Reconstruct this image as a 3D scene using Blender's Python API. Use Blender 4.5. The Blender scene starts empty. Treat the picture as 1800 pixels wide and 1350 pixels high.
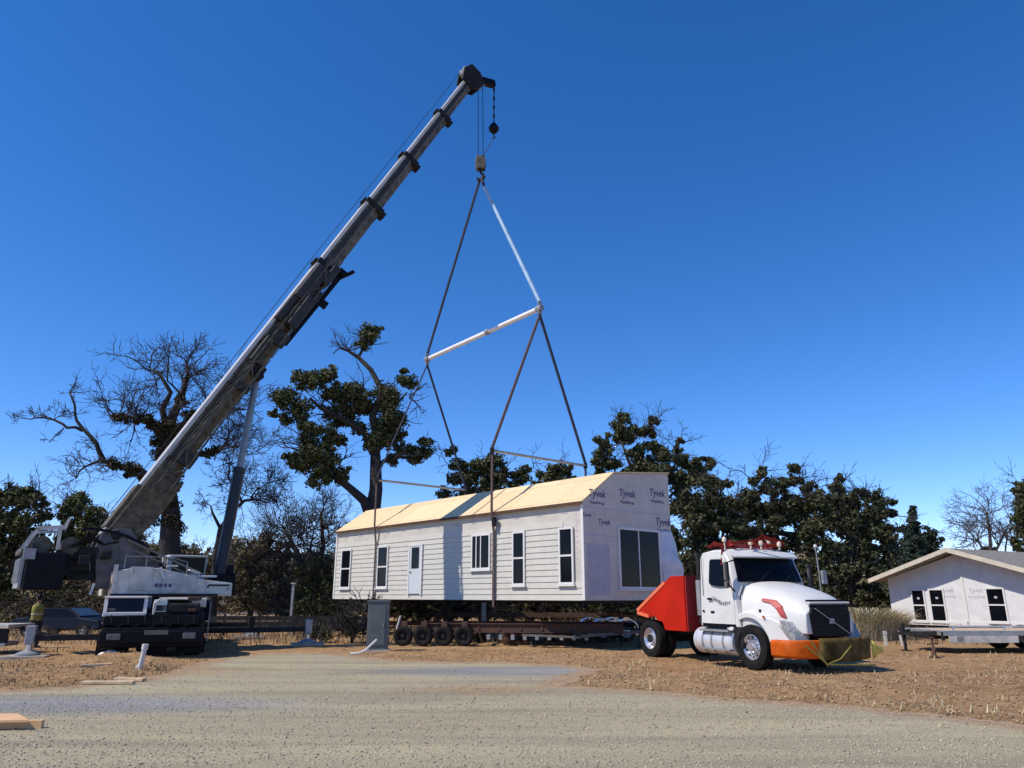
import bpy, bmesh, math, random
import numpy as np
from mathutils import Matrix, Vector, noise
R = math.radians
rnd = random.Random(7)
sc = bpy.context.scene
COL = sc.collection

# ------------------------------------------------------------------ camera
F = 1310.0
PITCH = math.atan2(1047 - 675, F)
CP, SP = math.cos(PITCH), math.sin(PITCH)
EYE = 1.7
cd = bpy.data.cameras.new('camera')
cam = bpy.data.objects.new('camera', cd)
COL.objects.link(cam)
cam.location = (0, 0, EYE)
cam.rotation_euler = (R(90) + PITCH, 0, 0)
cd.sensor_width = 36
cd.lens = F / 1800 * 36
cd.clip_end = 3000
cd.clip_start = 0.1
sc.camera = cam

def at(px, py, Y):
    """point at world depth Y seen at pixel px, py of the 1800 px photo"""
    u, v = (px - 900) / F, (675 - py) / F
    t = Y / (CP - v * SP)
    return Vector((u * t, Y, EYE + (SP + v * CP) * t))

def on_ground(px, py):
    u, v = (px - 900) / F, (675 - py) / F
    t = -EYE / (SP + v * CP)
    return Vector((u * t, (CP - v * SP) * t, 0))

# ------------------------------------------------------------------ light
ELEV = R(50)
SUN = Vector((-.95, -.43, 0)).normalized() * math.cos(ELEV) + Vector((0, 0, math.sin(ELEV)))
sl = bpy.data.lights.new('sun', 'SUN')
sl.energy = 5
sl.angle = R(.5)
sl.color = (1, .90, .77)
so = bpy.data.objects.new('sun', sl)
COL.objects.link(so)
so.rotation_euler = SUN.to_track_quat('Z', 'Y').to_euler()
so.location = (-30, -10, 40)
w = bpy.data.worlds.new('World')
sc.world = w
w.use_nodes = True
nt = w.node_tree
bg = nt.nodes['Background']
sky = nt.nodes.new('ShaderNodeTexSky')
sky.sky_type = 'NISHITA'
sky.sun_disc = False
sky.sun_elevation = ELEV
sky.sun_rotation = math.atan2(SUN.x, SUN.y)
sky.air_density = .7
sky.dust_density = 0
sky.ozone_density = 3
hs = nt.nodes.new('ShaderNodeHueSaturation')
hs.inputs['Saturation'].default_value = 1.3
nt.links.new(sky.outputs[0], hs.inputs['Color'])
tn = nt.nodes.new('ShaderNodeMix'); tn.data_type = 'RGBA'; tn.blend_type = 'MULTIPLY'
tn.inputs[0].default_value = 1
tn.inputs[7].default_value = (1.36, 1.20, 1.36, 1)
nt.links.new(hs.outputs[0], tn.inputs[6])
nt.links.new(tn.outputs[2], bg.inputs[0])
bg.inputs[1].default_value = .15
sc.view_settings.view_transform = 'Standard'
sc.view_settings.look = 'None'
sc.view_settings.gamma = 1
sc.view_settings.exposure = 0

# ------------------------------------------------------------------ materials
def mat(name, col, rough=.6, metal=0, var=.12, scale=3.0, bump=0, bscale=40, col2=None, spec=.5, island=None, trans=0):
    m = bpy.data.materials.new(name)
    m.use_nodes = True
    t = m.node_tree
    N, L = t.nodes, t.links
    b = N['Principled BSDF']
    b.inputs['Roughness'].default_value = rough
    b.inputs['Metallic'].default_value = metal
    b.inputs['Specular IOR Level'].default_value = spec
    tc = N.new('ShaderNodeTexCoord')
    nz = N.new('ShaderNodeTexNoise')
    nz.inputs['Scale'].default_value = scale
    nz.inputs['Detail'].default_value = 8
    nz.inputs['Roughness'].default_value = .65
    L.new(tc.outputs['Object'], nz.inputs['Vector'])
    cr = N.new('ShaderNodeValToRGB')
    cr.color_ramp.elements[0].position = .32
    cr.color_ramp.elements[1].position = .68
    c = list(col)
    lo = [x * (1 - var) for x in c]
    hi = [min(1, x * (1 + var)) for x in c] if col2 is None else list(col2)
    if col2 is not None: lo = c
    cr.color_ramp.elements[0].color = lo + [1]
    cr.color_ramp.elements[1].color = hi + [1]
    L.new(nz.outputs[0], cr.inputs[0])
    out = cr.outputs[0]
    if island:
        g = N.new('ShaderNodeNewGeometry')
        r2 = N.new('ShaderNodeValToRGB')
        els = r2.color_ramp.elements
        n = len(island)
        els[0].position = 0; els[0].color = list(island[0]) + [1]
        els[1].position = 1; els[1].color = list(island[-1]) + [1]
        for i in range(1, n - 1):
            e = els.new(i / (n - 1)); e.color = list(island[i]) + [1]
        L.new(g.outputs['Random Per Island'], r2.inputs[0])
        mx = N.new('ShaderNodeMix'); mx.data_type = 'RGBA'
        mx.inputs[0].default_value = .65
        L.new(out, mx.inputs[6]); L.new(r2.outputs[0], mx.inputs[7])
        out = mx.outputs[2]
    L.new(out, b.inputs['Base Color'])
    if trans:
        tr = N.new('ShaderNodeBsdfTranslucent')
        L.new(out, tr.inputs['Color'])
        ms = N.new('ShaderNodeMixShader'); ms.inputs[0].default_value = trans
        L.new(b.outputs[0], ms.inputs[1]); L.new(tr.outputs[0], ms.inputs[2])
        L.new(ms.outputs[0], N['Material Output'].inputs['Surface'])
    if bump:
        n2 = N.new('ShaderNodeTexNoise')
        n2.inputs['Scale'].default_value = bscale
        n2.inputs['Detail'].default_value = 6
        L.new(tc.outputs['Object'], n2.inputs['Vector'])
        bp = N.new('ShaderNodeBump'); bp.inputs['Strength'].default_value = bump
        bp.inputs['Distance'].default_value = .02
        L.new(n2.outputs[0], bp.inputs['Height'])
        L.new(bp.outputs[0], b.inputs['Normal'])
    return m

M = {}
def glass(name, col=(.004, .005, .008)):
    m = mat(name, col, rough=.12, var=.3, scale=2, spec=.09)
    return m
M['white_paint'] = mat('white_paint', (.58, .585, .565), .38, var=.09, scale=1.1)
M['crane_paint'] = mat('crane_paint', (.50, .48, .43), .45, var=.28, scale=3.5)
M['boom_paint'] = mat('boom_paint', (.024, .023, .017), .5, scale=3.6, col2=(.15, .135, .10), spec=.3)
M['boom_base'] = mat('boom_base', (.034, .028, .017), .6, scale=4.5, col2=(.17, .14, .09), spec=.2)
M['boom_sunlit'] = mat('boom_sunlit', (.50, .49, .46), .4, var=.15, scale=1.4)  # pale copy of the boom colour, sunlight on the top painted in
M['boom_edge'] = mat('boom_edge', (.02, .02, .018), .6, var=.4, scale=3)
M['tan_plate'] = mat('tan_plate', (.13, .118, .10), .55, var=.3, scale=2)
M['dark_steel'] = mat('dark_steel', (.010, .011, .012), .6, scale=5, col2=(.03, .03, .03), spec=.15)
M['black_paint'] = mat('black_paint', (.004, .004, .008), .5, var=.3, scale=3, spec=.15)
M['rubber'] = mat('rubber', (.010, .010, .0105), .9, spec=.2, var=.35, scale=8, bump=.3, bscale=60)
M['grey_steel'] = mat('grey_steel', (.28, .29, .30), .45, metal=.3, var=.25, scale=5)
M['bright_steel'] = mat('bright_steel', (.62, .63, .66), .25, metal=.75, var=.15, scale=6)
M['rust'] = mat('rust', (.10, .045, .028), .85, var=.45, scale=5, bump=.4, col2=(.05, .028, .02))
M['orange_paint'] = mat('orange_paint', (.44, .012, .0), .5, var=.18, scale=1.3, spec=.25)
M['bumper_paint'] = mat('bumper_paint', (.50, .085, .0), .55, var=.35, scale=3, spec=.25)
M['red_paint'] = mat('red_paint', (.32, .02, .02), .45, var=.2)
M['red_cloth'] = mat('red_cloth', (.12, .012, .01), .9, var=.5, spec=.1)
M['yellow_cloth'] = mat('yellow_cloth', (.66, .52, .10), .85, var=.25, scale=5)
M['banner'] = mat('banner', (.03, .017, .006), .95, scale=2.4, col2=(.20, .14, .05), spec=.1)
M['glass'] = glass('glass')
M['glass_blue'] = glass('glass_blue', (.015, .02, .035))
M['siding'] = mat('siding', (.49, .485, .43), .65, var=.06, scale=2)
M['trim'] = mat('trim', (.62, .62, .60), .5, var=.04)
M['door_paint'] = mat('door_paint', (.50, .54, .56), .45, var=.05)
M['marks'] = mat('marks', (.10, .08, .17), .7, var=.3, scale=6)
M['marks_faint'] = mat('marks_faint', (.42, .42, .46), .7, var=.2, scale=6)
M['strap_dark'] = mat('strap_dark', (.03, .035, .06), .8, var=.3)
M['strap_blue'] = mat('strap_blue', (.30, .45, .60), .8, var=.2)
M['strap_brown'] = mat('strap_brown', (.07, .045, .045), .8, var=.4, scale=8)
M['spreader_white'] = mat('spreader_white', (.75, .74, .76), .4, var=.1)
M['lumber'] = mat('lumber', (.50, .38, .24), .75, var=.25, scale=6)
M['pvc'] = mat('pvc', (.56, .56, .52), .45, var=.08)
M['cabinet'] = mat('cabinet', (.085, .105, .105), .5, var=.2, scale=2)
M['straw'] = mat('straw', (.40, .34, .20), .9, island=[(.48, .42, .26), (.28, .24, .13), (.60, .54, .38), (.16, .15, .07), (.4, .35, .2)])
M['bark'] = mat('bark', (.028, .024, .022), .95, var=.4, scale=6, bump=.6, bscale=18)
M['bark_pale'] = mat('bark_pale', (.16, .14, .12), .95, var=.35, scale=5, bump=.6, bscale=18)
M['twig'] = mat('twig', (.075, .062, .058), .95, var=.4, scale=4)
M['concrete'] = mat('concrete', (.4, .39, .36), .85, var=.2, scale=4, bump=.3)
G = lambda *c: [(x[0], x[1], x[2]) for x in c]
M['oak_leaf'] = mat('oak_leaf', (.036, .048, .017), .65, var=.4, scale=.5, spec=.25, trans=.12,
    island=G((0.018, 0.029, 0.013), (0.059, 0.082, 0.027), (0.113, 0.131, 0.046), (0.194, 0.169, 0.081), (0.031, 0.046, 0.020)))
M['deep_leaf'] = mat('deep_leaf', (.031, .040, .017), .65, var=.4, scale=.4, spec=.2, trans=.1,
    island=G((0.013, 0.025, 0.012), (0.052, 0.069, 0.026), (0.085, 0.099, 0.043), (0.176, 0.146, 0.085), (0.025, 0.035, 0.017)))
M['light_leaf'] = mat('light_leaf', (.065, .078, .030), .7, var=.4, scale=.6, spec=.2, trans=.15,
    island=G((0.041, 0.056, 0.024), (0.120, 0.141, 0.050), (0.181, 0.192, 0.080), (0.071, 0.080, 0.035)))
M['brush_leaf'] = mat('brush_leaf', (.095, .078, .05), .85, var=.4, scale=.6, spec=.1, trans=.1,
    island=G((0.087, 0.087, 0.046), (0.248, 0.189, 0.132), (0.146, 0.174, 0.057), (0.319, 0.262, 0.174), (0.087, 0.064, 0.053)))
M['ivy_leaf'] = mat('ivy_leaf', (.02, .022, .012), .7, var=.4, scale=.8, spec=.2,
    island=G((0.020, 0.020, 0.013), (0.048, 0.064, 0.023), (0.081, 0.048, 0.032), (0.032, 0.032, 0.020)))
M['conifer_leaf'] = mat('conifer_leaf', (.02, .034, .022), .7, var=.4, scale=.8, spec=.2,
    island=G((0.018, 0.032, 0.020), (0.043, 0.064, 0.043), (0.057, 0.072, 0.051)))
M['skin'] = mat('skin', (.28, .15, .10), .6, var=.1)
M['trousers'] = mat('trousers', (.02, .024, .035), .9, var=.3)
M['car_paint'] = mat('car_paint', (.003, .004, .010), .4, var=.2, spec=.2)
M['shingle'] = mat('shingle', (.20, .185, .16), .9, var=.35, scale=7, bump=.3)

def osb():
    m = mat('osb', (.70, .50, .30), .8, var=.12, scale=9, col2=(.78, .60, .40))
    return m
M['osb'] = osb()

# house wrap: white membrane with faint wrinkles
M['wrap'] = mat('wrap', (.51, .485, .425), .55, var=.12, scale=1.7, bump=.9, bscale=3)
M['wrap_bright'] = mat('wrap_bright', (.60, .61, .61), .5, var=.10, scale=1.7, bump=.8, bscale=3)
M['film'] = mat('film', (.50, .52, .56), .45, scale=2.2, bump=.9, bscale=3.5, col2=(.66, .68, .70))
M['tie'] = mat('tie', (.25, .2, .04), .9, var=.4, scale=9)

# ------------------------------------------------------------------ mesh building
def link(o, parent=None):
    COL.objects.link(o)
    if parent is not None: o.parent = parent
    return o

def tag(o, label=None, cat=None, group=None, kind=None):
    if label: o['label'] = label
    if cat: o['category'] = cat
    if group: o['group'] = group
    if kind: o['kind'] = kind
    return o

def thing(name, label, cat, loc=(0, 0, 0), rz=0, group=None):
    o = bpy.data.objects.new(name, None)
    o.location = loc
    o.rotation_euler = (0, 0, rz)
    o.empty_display_size = .3
    link(o)
    return tag(o, label, cat, group)

class MB:
    def __init__(s, mtx=None):
        s.v, s.f, s.m = [], [], mtx or Matrix()
    def add(s, vs, fs):
        b = len(s.v)
        s.v += [s.m @ Vector(p) for p in vs]
        s.f += [tuple(b + i for i in f) for f in fs]
        return s
    def box(s, c, d, rot=None):
        x, y, z = d[0] / 2, d[1] / 2, d[2] / 2
        vs = [Vector((i * x, j * y, k * z)) for i in (-1, 1) for j in (-1, 1) for k in (-1, 1)]
        if rot is not None:
            vs = [rot @ p for p in vs]
        vs = [p + Vector(c) for p in vs]
        return s.add(vs, [(0, 1, 3, 2), (4, 6, 7, 5), (0, 4, 5, 1), (2, 3, 7, 6), (0, 2, 6, 4), (1, 5, 7, 3)])
    def bar(s, a, b, w, h, up=(0, 0, 1)):
        a, b = Vector(a), Vector(b)
        d = (b - a)
        L = d.length
        x = d.normalized()
        u = Vector(up)
        y = u.cross(x)
        if y.length < 1e-4: y = Vector((0, 1, 0)).cross(x)
        y.normalize()
        z = x.cross(y)
        m = Matrix((x, y, z)).transposed()
        return s.box((a + b) / 2, (L, w, h), m)
    def tube(s, pts, rs, n=8, cap=True):
        pts = [Vector(p) for p in pts]
        if not isinstance(rs, (list, tuple)): rs = [rs] * len(pts)
        rings = []
        pu = None
        for i, p in enumerate(pts):
            d = (pts[min(i + 1, len(pts) - 1)] - pts[max(i - 1, 0)])
            if d.length < 1e-9: d = Vector((0, 0, 1))
            d.normalize()
            if pu is None:
                u = Vector((0, 0, 1)).cross(d)
                if u.length < .05: u = Vector((1, 0, 0)).cross(d)
            else:
                u = pu - d * pu.dot(d)
                if u.length < 1e-5: u = Vector((1, 0, 0)).cross(d)
            u.normalize(); pu = u
            v = d.cross(u)
            rings.append([p + (u * math.cos(2 * math.pi * k / n) + v * math.sin(2 * math.pi * k / n)) * rs[i] for k in range(n)])
        vs = [q for r in rings for q in r]
        fs = []
        for i in range(len(pts) - 1):
            for k in range(n):
                k2 = (k + 1) % n
                fs.append((i * n + k, i * n + k2, (i + 1) * n + k2, (i + 1) * n + k))
        if cap:
            fs.append(tuple(range(n - 1, -1, -1)))
            fs.append(tuple((len(pts) - 1) * n + k for k in range(n)))
        return s.add(vs, fs)
    def cyl(s, a, b, r, n=16):
        return s.tube([a, b], r, n)
    def lathe(s, prof, n=32, axis='Y', c=(0, 0, 0)):
        """prof: (along axis, radius)"""
        vs, fs = [], []
        m = len(prof)
        for k in range(n):
            a = 2 * math.pi * k / n
            for h, r in prof:
                p = (r * math.cos(a), h, r * math.sin(a)) if axis == 'Y' else ((r * math.cos(a), r * math.sin(a), h) if axis == 'Z' else (h, r * math.cos(a), r * math.sin(a)))
                vs.append((p[0] + c[0], p[1] + c[1], p[2] + c[2]))
        for k in range(n):
            k2 = (k + 1) % n
            for i in range(m - 1):
                fs.append((k * m + i, k * m + i + 1, k2 * m + i + 1, k2 * m + i))
        return s.add(vs, fs)
    def prism(s, poly, a, b, plane='XZ'):
        """polygon in plane extruded from a to b along the third axis"""
        n = len(poly)
        def P(q, t):
            return (q[0], t, q[1]) if plane == 'XZ' else ((q[0], q[1], t) if plane == 'XY' else (t, q[0], q[1]))
        vs = [P(q, a) for q in poly] + [P(q, b) for q in poly]
        fs = [tuple(range(n)), tuple(range(2 * n - 1, n - 1, -1))]
        for i in range(n):
            j = (i + 1) % n
            fs.append((i, i + n, j + n, j))
        return s.add(vs, fs)
    def loft(s, secs, cap=True, closed=True):
        n = len(secs[0])
        vs = [p for q in secs for p in q]
        fs = []
        for i in range(len(secs) - 1):
            for k in range(n if closed else n - 1):
                k2 = (k + 1) % n
                fs.append((i * n + k, i * n + k2, (i + 1) * n + k2, (i + 1) * n + k))
        if cap and closed:
            fs.append(tuple(range(n - 1, -1, -1)))
            fs.append(tuple((len(secs) - 1) * n + k for k in range(n)))
        return s.add(vs, fs)
    def build(s, name, m, parent=None, smooth=False, bevel=0, world=False, subsurf=0, loc=None):
        me = bpy.data.meshes.new(name)
        o = bpy.data.objects.new(name, me)
        vs = s.v
        if world:
            c = Vector((0, 0, 0)) if loc is None else Vector(loc)
            if loc is None and vs:
                c = Vector((sum(p.x for p in vs) / len(vs), sum(p.y for p in vs) / len(vs), min(p.z for p in vs)))
            vs = [p - c for p in vs]
            o.location = c
        me.from_pydata([tuple(p) for p in vs], [], s.f)
        me.update()
        bm = bmesh.new(); bm.from_mesh(me)
        bmesh.ops.recalc_face_normals(bm, faces=bm.faces)
        bm.to_mesh(me); bm.free()
        me.materials.append(M[m] if isinstance(m, str) else m)
        if smooth:
            for p in me.polygons: p.use_smooth = True
            if smooth != 'full':
                try: me.set_sharp_from_angle(angle=R(38))
                except Exception: pass
        link(o, parent)
        if bevel:
            b = o.modifiers.new('b', 'BEVEL'); b.width = bevel; b.segments = 2; b.limit_method = 'ANGLE'; b.angle_limit = R(35)
        if subsurf:
            q = o.modifiers.new('s', 'SUBSURF'); q.levels = subsurf; q.render_levels = subsurf
        return o

def text_mesh(name, body, size, m, mtx, parent=None, extrude=.002, shear=0, width=None):
    cu = bpy.data.curves.new(name, 'FONT')
    cu.body = body; cu.size = size; cu.extrude = extrude; cu.shear = shear
    cu.offset = size * .018
    cu.align_x = 'CENTER'; cu.align_y = 'CENTER'
    cu.resolution_u = 3
    tmp = bpy.data.objects.new(name, cu)
    COL.objects.link(tmp)
    bpy.context.view_layer.update()
    me = bpy.data.meshes.new_from_object(tmp)
    bpy.data.objects.remove(tmp)
    o = bpy.data.objects.new(name, me)
    me.transform(mtx)
    me.materials.clear(); me.materials.append(M[m])
    link(o, parent)
    return o

def frame3(o, x, y):
    """matrix with origin o, x axis x, y axis y"""
    x = Vector(x).normalized(); y = Vector(y); y = (y - x * y.dot(x)).normalized(); z = x.cross(y)
    m = Matrix((x, y, z)).transposed().to_4x4()
    m.translation = Vector(o)
    return m

def copy_tree(o, parent=None):
    c = o.copy(); COL.objects.link(c); c.parent = parent
    for ch in [k for k in bpy.data.objects if k.parent == o]:
        copy_tree(ch, c)
    return c
# ================================================================== ground
def sm(a, b, x):
    t = max(0, min(1, (x - a) / (b - a))); return t * t * (3 - 2 * t)
def nz2(x, y, s, seed=0): return noise.noise(Vector((x * s, y * s, seed)))
# the edge of the gravel drive, by ground points seen in the photo (left to right), far edge
edge_px = [(-300, 1245), (-150, 1228), (0, 1212), (120, 1206), (230, 1196), (300, 1180), (345, 1165), (390, 1156), (470, 1147), (560, 1147), (640, 1153), (720, 1162), (800, 1163), (900, 1164), (1000, 1168), (1060, 1178), (1020, 1192),
           (1000, 1204), (1100, 1213), (1250, 1222), (1400, 1232), (1600, 1250), (1800, 1272), (2000, 1300), (2150, 1325)]
edge = [on_ground(a, b) for a, b in edge_px]
def resample(pts, step):
    out = []
    for a, b in zip(pts[:-1], pts[1:]):
        n = max(1, int((b - a).length / step))
        for i in range(n): out.append(a.lerp(b, i / n))
    out.append(pts[-1]); return out
edge = resample(edge, .12)
ej = []
for p in edge:
    q = Vector((p.x, p.y, 0))
    q.y += .35 * nz2(p.x, p.y, .9, 3) + .22 * nz2(p.x, p.y, 3.1, 5) + .12 * nz2(p.x, p.y, 9, 8)
    q.x += .22 * nz2(p.x, p.y, 2.3, 15) + .08 * nz2(p.x, p.y, 9, 25)
    ej.append(q)
edge = ej
near = [Vector((30, -14, 0)), Vector((-30, -14, 0))]
EX = np.array([p.x for p in edge]); EY = np.array([p.y for p in edge])
def edge_dist(x, y):
    d = np.min((EX - x) ** 2 + (EY - y) ** 2) ** .5
    # inside test by the polygon
    return d
poly = [(p.x, p.y) for p in edge] + [(p.x, p.y) for p in near]
PX = np.array([p[0] for p in poly]); PY = np.array([p[1] for p in poly])
def inside(x, y):
    x1, y1 = PX, PY; x2, y2 = np.roll(PX, -1), np.roll(PY, -1)
    c = ((y1 > y) != (y2 > y))
    with np.errstate(divide='ignore', invalid='ignore'):
        xx = (x2 - x1) * (y - y1) / (y2 - y1) + x1
    return int(np.sum(c & (x < xx))) % 2 == 1
mounds = [(*on_ground(190, 1186)[:2], 1.5, .8, .16), (*on_ground(130, 1158)[:2], 2.0, 1.0, .14), (*on_ground(215, 1165)[:2], .9, .7, .22), (*on_ground(60, 1195)[:2], 2.2, .6, .07),
          (*on_ground(1280, 1196)[:2], 3.5, .5, .08), (*on_ground(1650, 1210)[:2], 4.5, 1.0, .10), (*on_ground(760, 1150)[:2], 4, .5, .05), (*on_ground(1500, 1222)[:2], 3.0, .5, .06)]
def gh(x, y):
    if y > 60 or abs(x) > 45: return 0.0
    if inside(x, y): return -.012
    if y < 8: return 0.0
    d = edge_dist(x, y)
    k = sm(0, 1.1, d)
    h = .035 * nz2(x, y, .8, 1) + .025 * nz2(x, y, 2.6, 2) + .015 * nz2(x, y, 6, 9)
    h += .015
    for mx, my, rx, ry, a in mounds:
        q = ((x - mx) / rx) ** 2 + ((y - my) / ry) ** 2
        if q < 5: h += a * math.exp(-q) * (1 + .5 * nz2(x, y, 3.5, 11))
    return h * k
xs = sorted(set([-1500, -700, -300, -120, -60, -40] + [round(-30 + .22 * i, 3) for i in range(int(64 / .22))] + [40, 60, 120, 300, 700, 1500]))
ys = sorted(set([-300, -60, -15, 0, 6, 9] + [round(10 + .2 * i, 3) for i in range(int(26 / .2))] + [37, 38.5, 40, 43, 46, 50, 56, 64, 80, 120, 250, 600, 1500]))
gv = [(x, y, gh(x, y) if (-20 < y < 36.5) else (-.012 if y < 0 else 0)) for y in ys for x in xs]
nx = len(xs)
gf = [(j * nx + i, j * nx + i + 1, (j + 1) * nx + i + 1, (j + 1) * nx + i) for j in range(len(ys) - 1) for i in range(nx - 1)]

def ground_mat():
    m = bpy.data.materials.new('dry_dirt'); m.use_nodes = True
    t = m.node_tree; N, L = t.nodes, t.links; b = N['Principled BSDF']
    b.inputs['Roughness'].default_value = .95; b.inputs['Specular IOR Level'].default_value = .15
    tc = N.new('ShaderNodeTexCoord')
    def ns(sc_, det=8, r=.65):
        n = N.new('ShaderNodeTexNoise'); n.inputs['Scale'].default_value = sc_; n.inputs['Detail'].default_value = det; n.inputs['Roughness'].default_value = r
        L.new(tc.outputs['Object'], n.inputs['Vector']); return n
    def ramp(src, stops):
        r = N.new('ShaderNodeValToRGB'); els = r.color_ramp.elements
        els[0].position, els[0].color = stops[0][0], list(stops[0][1]) + [1]
        els[1].position, els[1].color = stops[-1][0], list(stops[-1][1]) + [1]
        for p, c in stops[1:-1]:
            e = els.new(p); e.color = list(c) + [1]
        L.new(src, r.inputs[0]); return r
    a = ramp(ns(.35).outputs[0], [(.3, (0.255, 0.135, 0.070)), (.5, (0.350, 0.205, 0.108)), (.7, (0.405, 0.272, 0.150))])
    c = ramp(ns(5, 10, .75).outputs[0], [(.3, (0.138, 0.083, 0.040)), (.48, (0.331, 0.205, 0.095)), (.66, (0.552, 0.384, 0.180))])
    mx = N.new('ShaderNodeMix'); mx.data_type = 'RGBA'; mx.inputs[0].default_value = .5
    L.new(a.outputs[0], mx.inputs[6]); L.new(c.outputs[0], mx.inputs[7])
    md = ramp(ns(1.3, 8, .7).outputs[0], [(.32, (.78, .77, .78)), (.5, (1.12, 1.12, 1.10)), (.7, (1.34, 1.36, 1.38))])
    m3 = N.new('ShaderNodeMix'); m3.data_type = 'RGBA'; m3.blend_type = 'MULTIPLY'; m3.inputs[0].default_value = 1
    L.new(mx.outputs[2], m3.inputs[6]); L.new(md.outputs[0], m3.inputs[7])
    L.new(m3.outputs[2], b.inputs['Base Color'])
    bp = N.new('ShaderNodeBump'); bp.inputs['Strength'].default_value = 1.0; bp.inputs['Distance'].default_value = .09
    L.new(ns(9, 10, .75).outputs[0], bp.inputs['Height']); L.new(bp.outputs[0], b.inputs['Normal'])
    return m
M['dirt'] = ground_mat()
mb = MB(); mb.v = [Vector(p) for p in gv]; mb.f = gf
ground = mb.build('ground', 'dirt', smooth='full'); tag(ground, kind='structure')

def gravel_mat():
    m = bpy.data.materials.new('crushed_gravel'); m.use_nodes = True
    t = m.node_tree; N, L = t.nodes, t.links; b = N['Principled BSDF']
    b.inputs['Roughness'].default_value = .92; b.inputs['Specular IOR Level'].default_value = .2
    tc = N.new('ShaderNodeTexCoord')
    def ns(sc_, det=8, r=.65, mp=None):
        n = N.new('ShaderNodeTexNoise'); n.inputs['Scale'].default_value = sc_; n.inputs['Detail'].default_value = det; n.inputs['Roughness'].default_value = r
        if mp:
            q = N.new('ShaderNodeMapping'); q.inputs['Scale'].default_value = mp; q.inputs['Rotation'].default_value = (0, 0, R(-8)); L.new(tc.outputs['Object'], q.inputs[0]); L.new(q.outputs[0], n.inputs['Vector'])
        else: L.new(tc.outputs['Object'], n.inputs['Vector'])
        return n
    def ramp(src, stops):
        r = N.new('ShaderNodeValToRGB'); els = r.color_ramp.elements
        els[0].position, els[0].color = stops[0][0], list(stops[0][1]) + [1]
        els[1].position, els[1].color = stops[-1][0], list(stops[-1][1]) + [1]
        for p, c in stops[1:-1]:
            e = els.new(p); e.color = list(c) + [1]
        L.new(src, r.inputs[0]); return r
    def mix(f, x, y, typ='MIX'):
        k = N.new('ShaderNodeMix'); k.data_type = 'RGBA'; k.blend_type = typ
        if isinstance(f, float): k.inputs[0].default_value = f
        else: L.new(f, k.inputs[0])
        L.new(x, k.inputs[6]); L.new(y, k.inputs[7]); return k.outputs[2]
    big = ramp(ns(.30, 6, .6, (.6, 1.6, 1)).outputs[0], [(.35, (0.370, 0.319, 0.202)), (.5, (0.431, 0.367, 0.232)), (.66, (0.448, 0.362, 0.202))])
    streak = ramp(ns(.5, 7, .7, (.25, 2.2, 1)).outputs[0], [(.38, (0.302, 0.270, 0.189)), (.55, (0.448, 0.383, 0.241)), (.72, (0.493, 0.416, 0.241))])
    vo = N.new('ShaderNodeTexVoronoi'); vo.inputs['Scale'].default_value = 34
    L.new(tc.outputs['Object'], vo.inputs['Vector'])
    sp = ramp(vo.outputs['Color'], [(.0, (0.125, 0.112, 0.077)), (.35, (0.312, 0.277, 0.180)), (.7, (0.475, 0.419, 0.270)), (1, (0.700, 0.625, 0.414))])
    fine = ramp(ns(22, 10, .85).outputs[0], [(.3, (0.125, 0.112, 0.072)), (.5, (0.388, 0.342, 0.221)), (.68, (0.700, 0.625, 0.414))])
    c = mix(.45, big.outputs[0], streak.outputs[0])
    mot = ramp(ns(3.2, 9, .75, (.6, 1.4, 1)).outputs[0], [(.34, (.21, .19, .15)), (.5, (.34, .305, .235)), (.66, (.47, .43, .335))])
    c = mix(.35, c, mot.outputs[0])
    c = mix(.35, c, sp.outputs[0]); c = mix(.38, c, fine.outputs[0])
    # bluish crushed rock where the drive meets the dirt: two patches
    def patch(cx, cy, rx, ry):
        q = N.new('ShaderNodeMapping'); q.inputs['Location'].default_value = (-cx / rx, -cy / ry, 0); q.inputs['Scale'].default_value = (1 / rx, 1 / ry, 0)
        L.new(tc.outputs['Object'], q.inputs[0])
        wv = N.new('ShaderNodeVectorMath'); wv.operation = 'LENGTH'; L.new(q.outputs[0], wv.inputs[0])
        ad = N.new('ShaderNodeMath'); ad.operation = 'MULTIPLY_ADD'; ad.inputs[1].default_value = .9; L.new(ns(1.6, 6, .7).outputs[0], ad.inputs[0]); L.new(wv.outputs['Value'], ad.inputs[2])
        r = ramp(ad.outputs[0], [(.95 , (1, 1, 1)), (1.0, (0, 0, 0))])
        mr = N.new('ShaderNodeMapRange'); mr.inputs['From Min'].default_value = 1.0; mr.inputs['From Max'].default_value = 1.9; mr.inputs['To Min'].default_value = 1; mr.inputs['To Max'].default_value = 0
        L.new(ad.outputs[0], mr.inputs[0]); return mr.outputs[0]
    blue = ramp(ns(14, 8, .8).outputs[0], [(.3, (.15, .15, .15)), (.5, (.27, .27, .265)), (.7, (.42, .42, .40))])
    tan = ramp(ns(6, 8, .7).outputs[0], [(.3, (.26, .20, .12)), (.6, (.42, .33, .20))])
    p1 = on_ground(905, 1180); p2 = on_ground(100, 1238); p3 = on_ground(850, 1212); p4 = on_ground(330, 1180)
    c = mix(patch(p1.x, p1.y, 3.0, 1.1), c, blue.outputs[0])
    c = mix(patch(p2.x, p2.y, 3.6, 1.0), c, blue.outputs[0])
    c = mix(patch(p3.x, p3.y, 1.5, .7), c, tan.outputs[0])
    c = mix(patch(p4.x, p4.y, 1.8, .8), c, tan.outputs[0])
    # long faint wheel tracks and, toward the edge, thinning stone over dirt
    q = N.new('ShaderNodeMapping'); q.inputs['Rotation'].default_value = (0, 0, R(11)); q.inputs['Scale'].default_value = (.12, .9, 1); L.new(tc.outputs['Object'], q.inputs[0])
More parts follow.
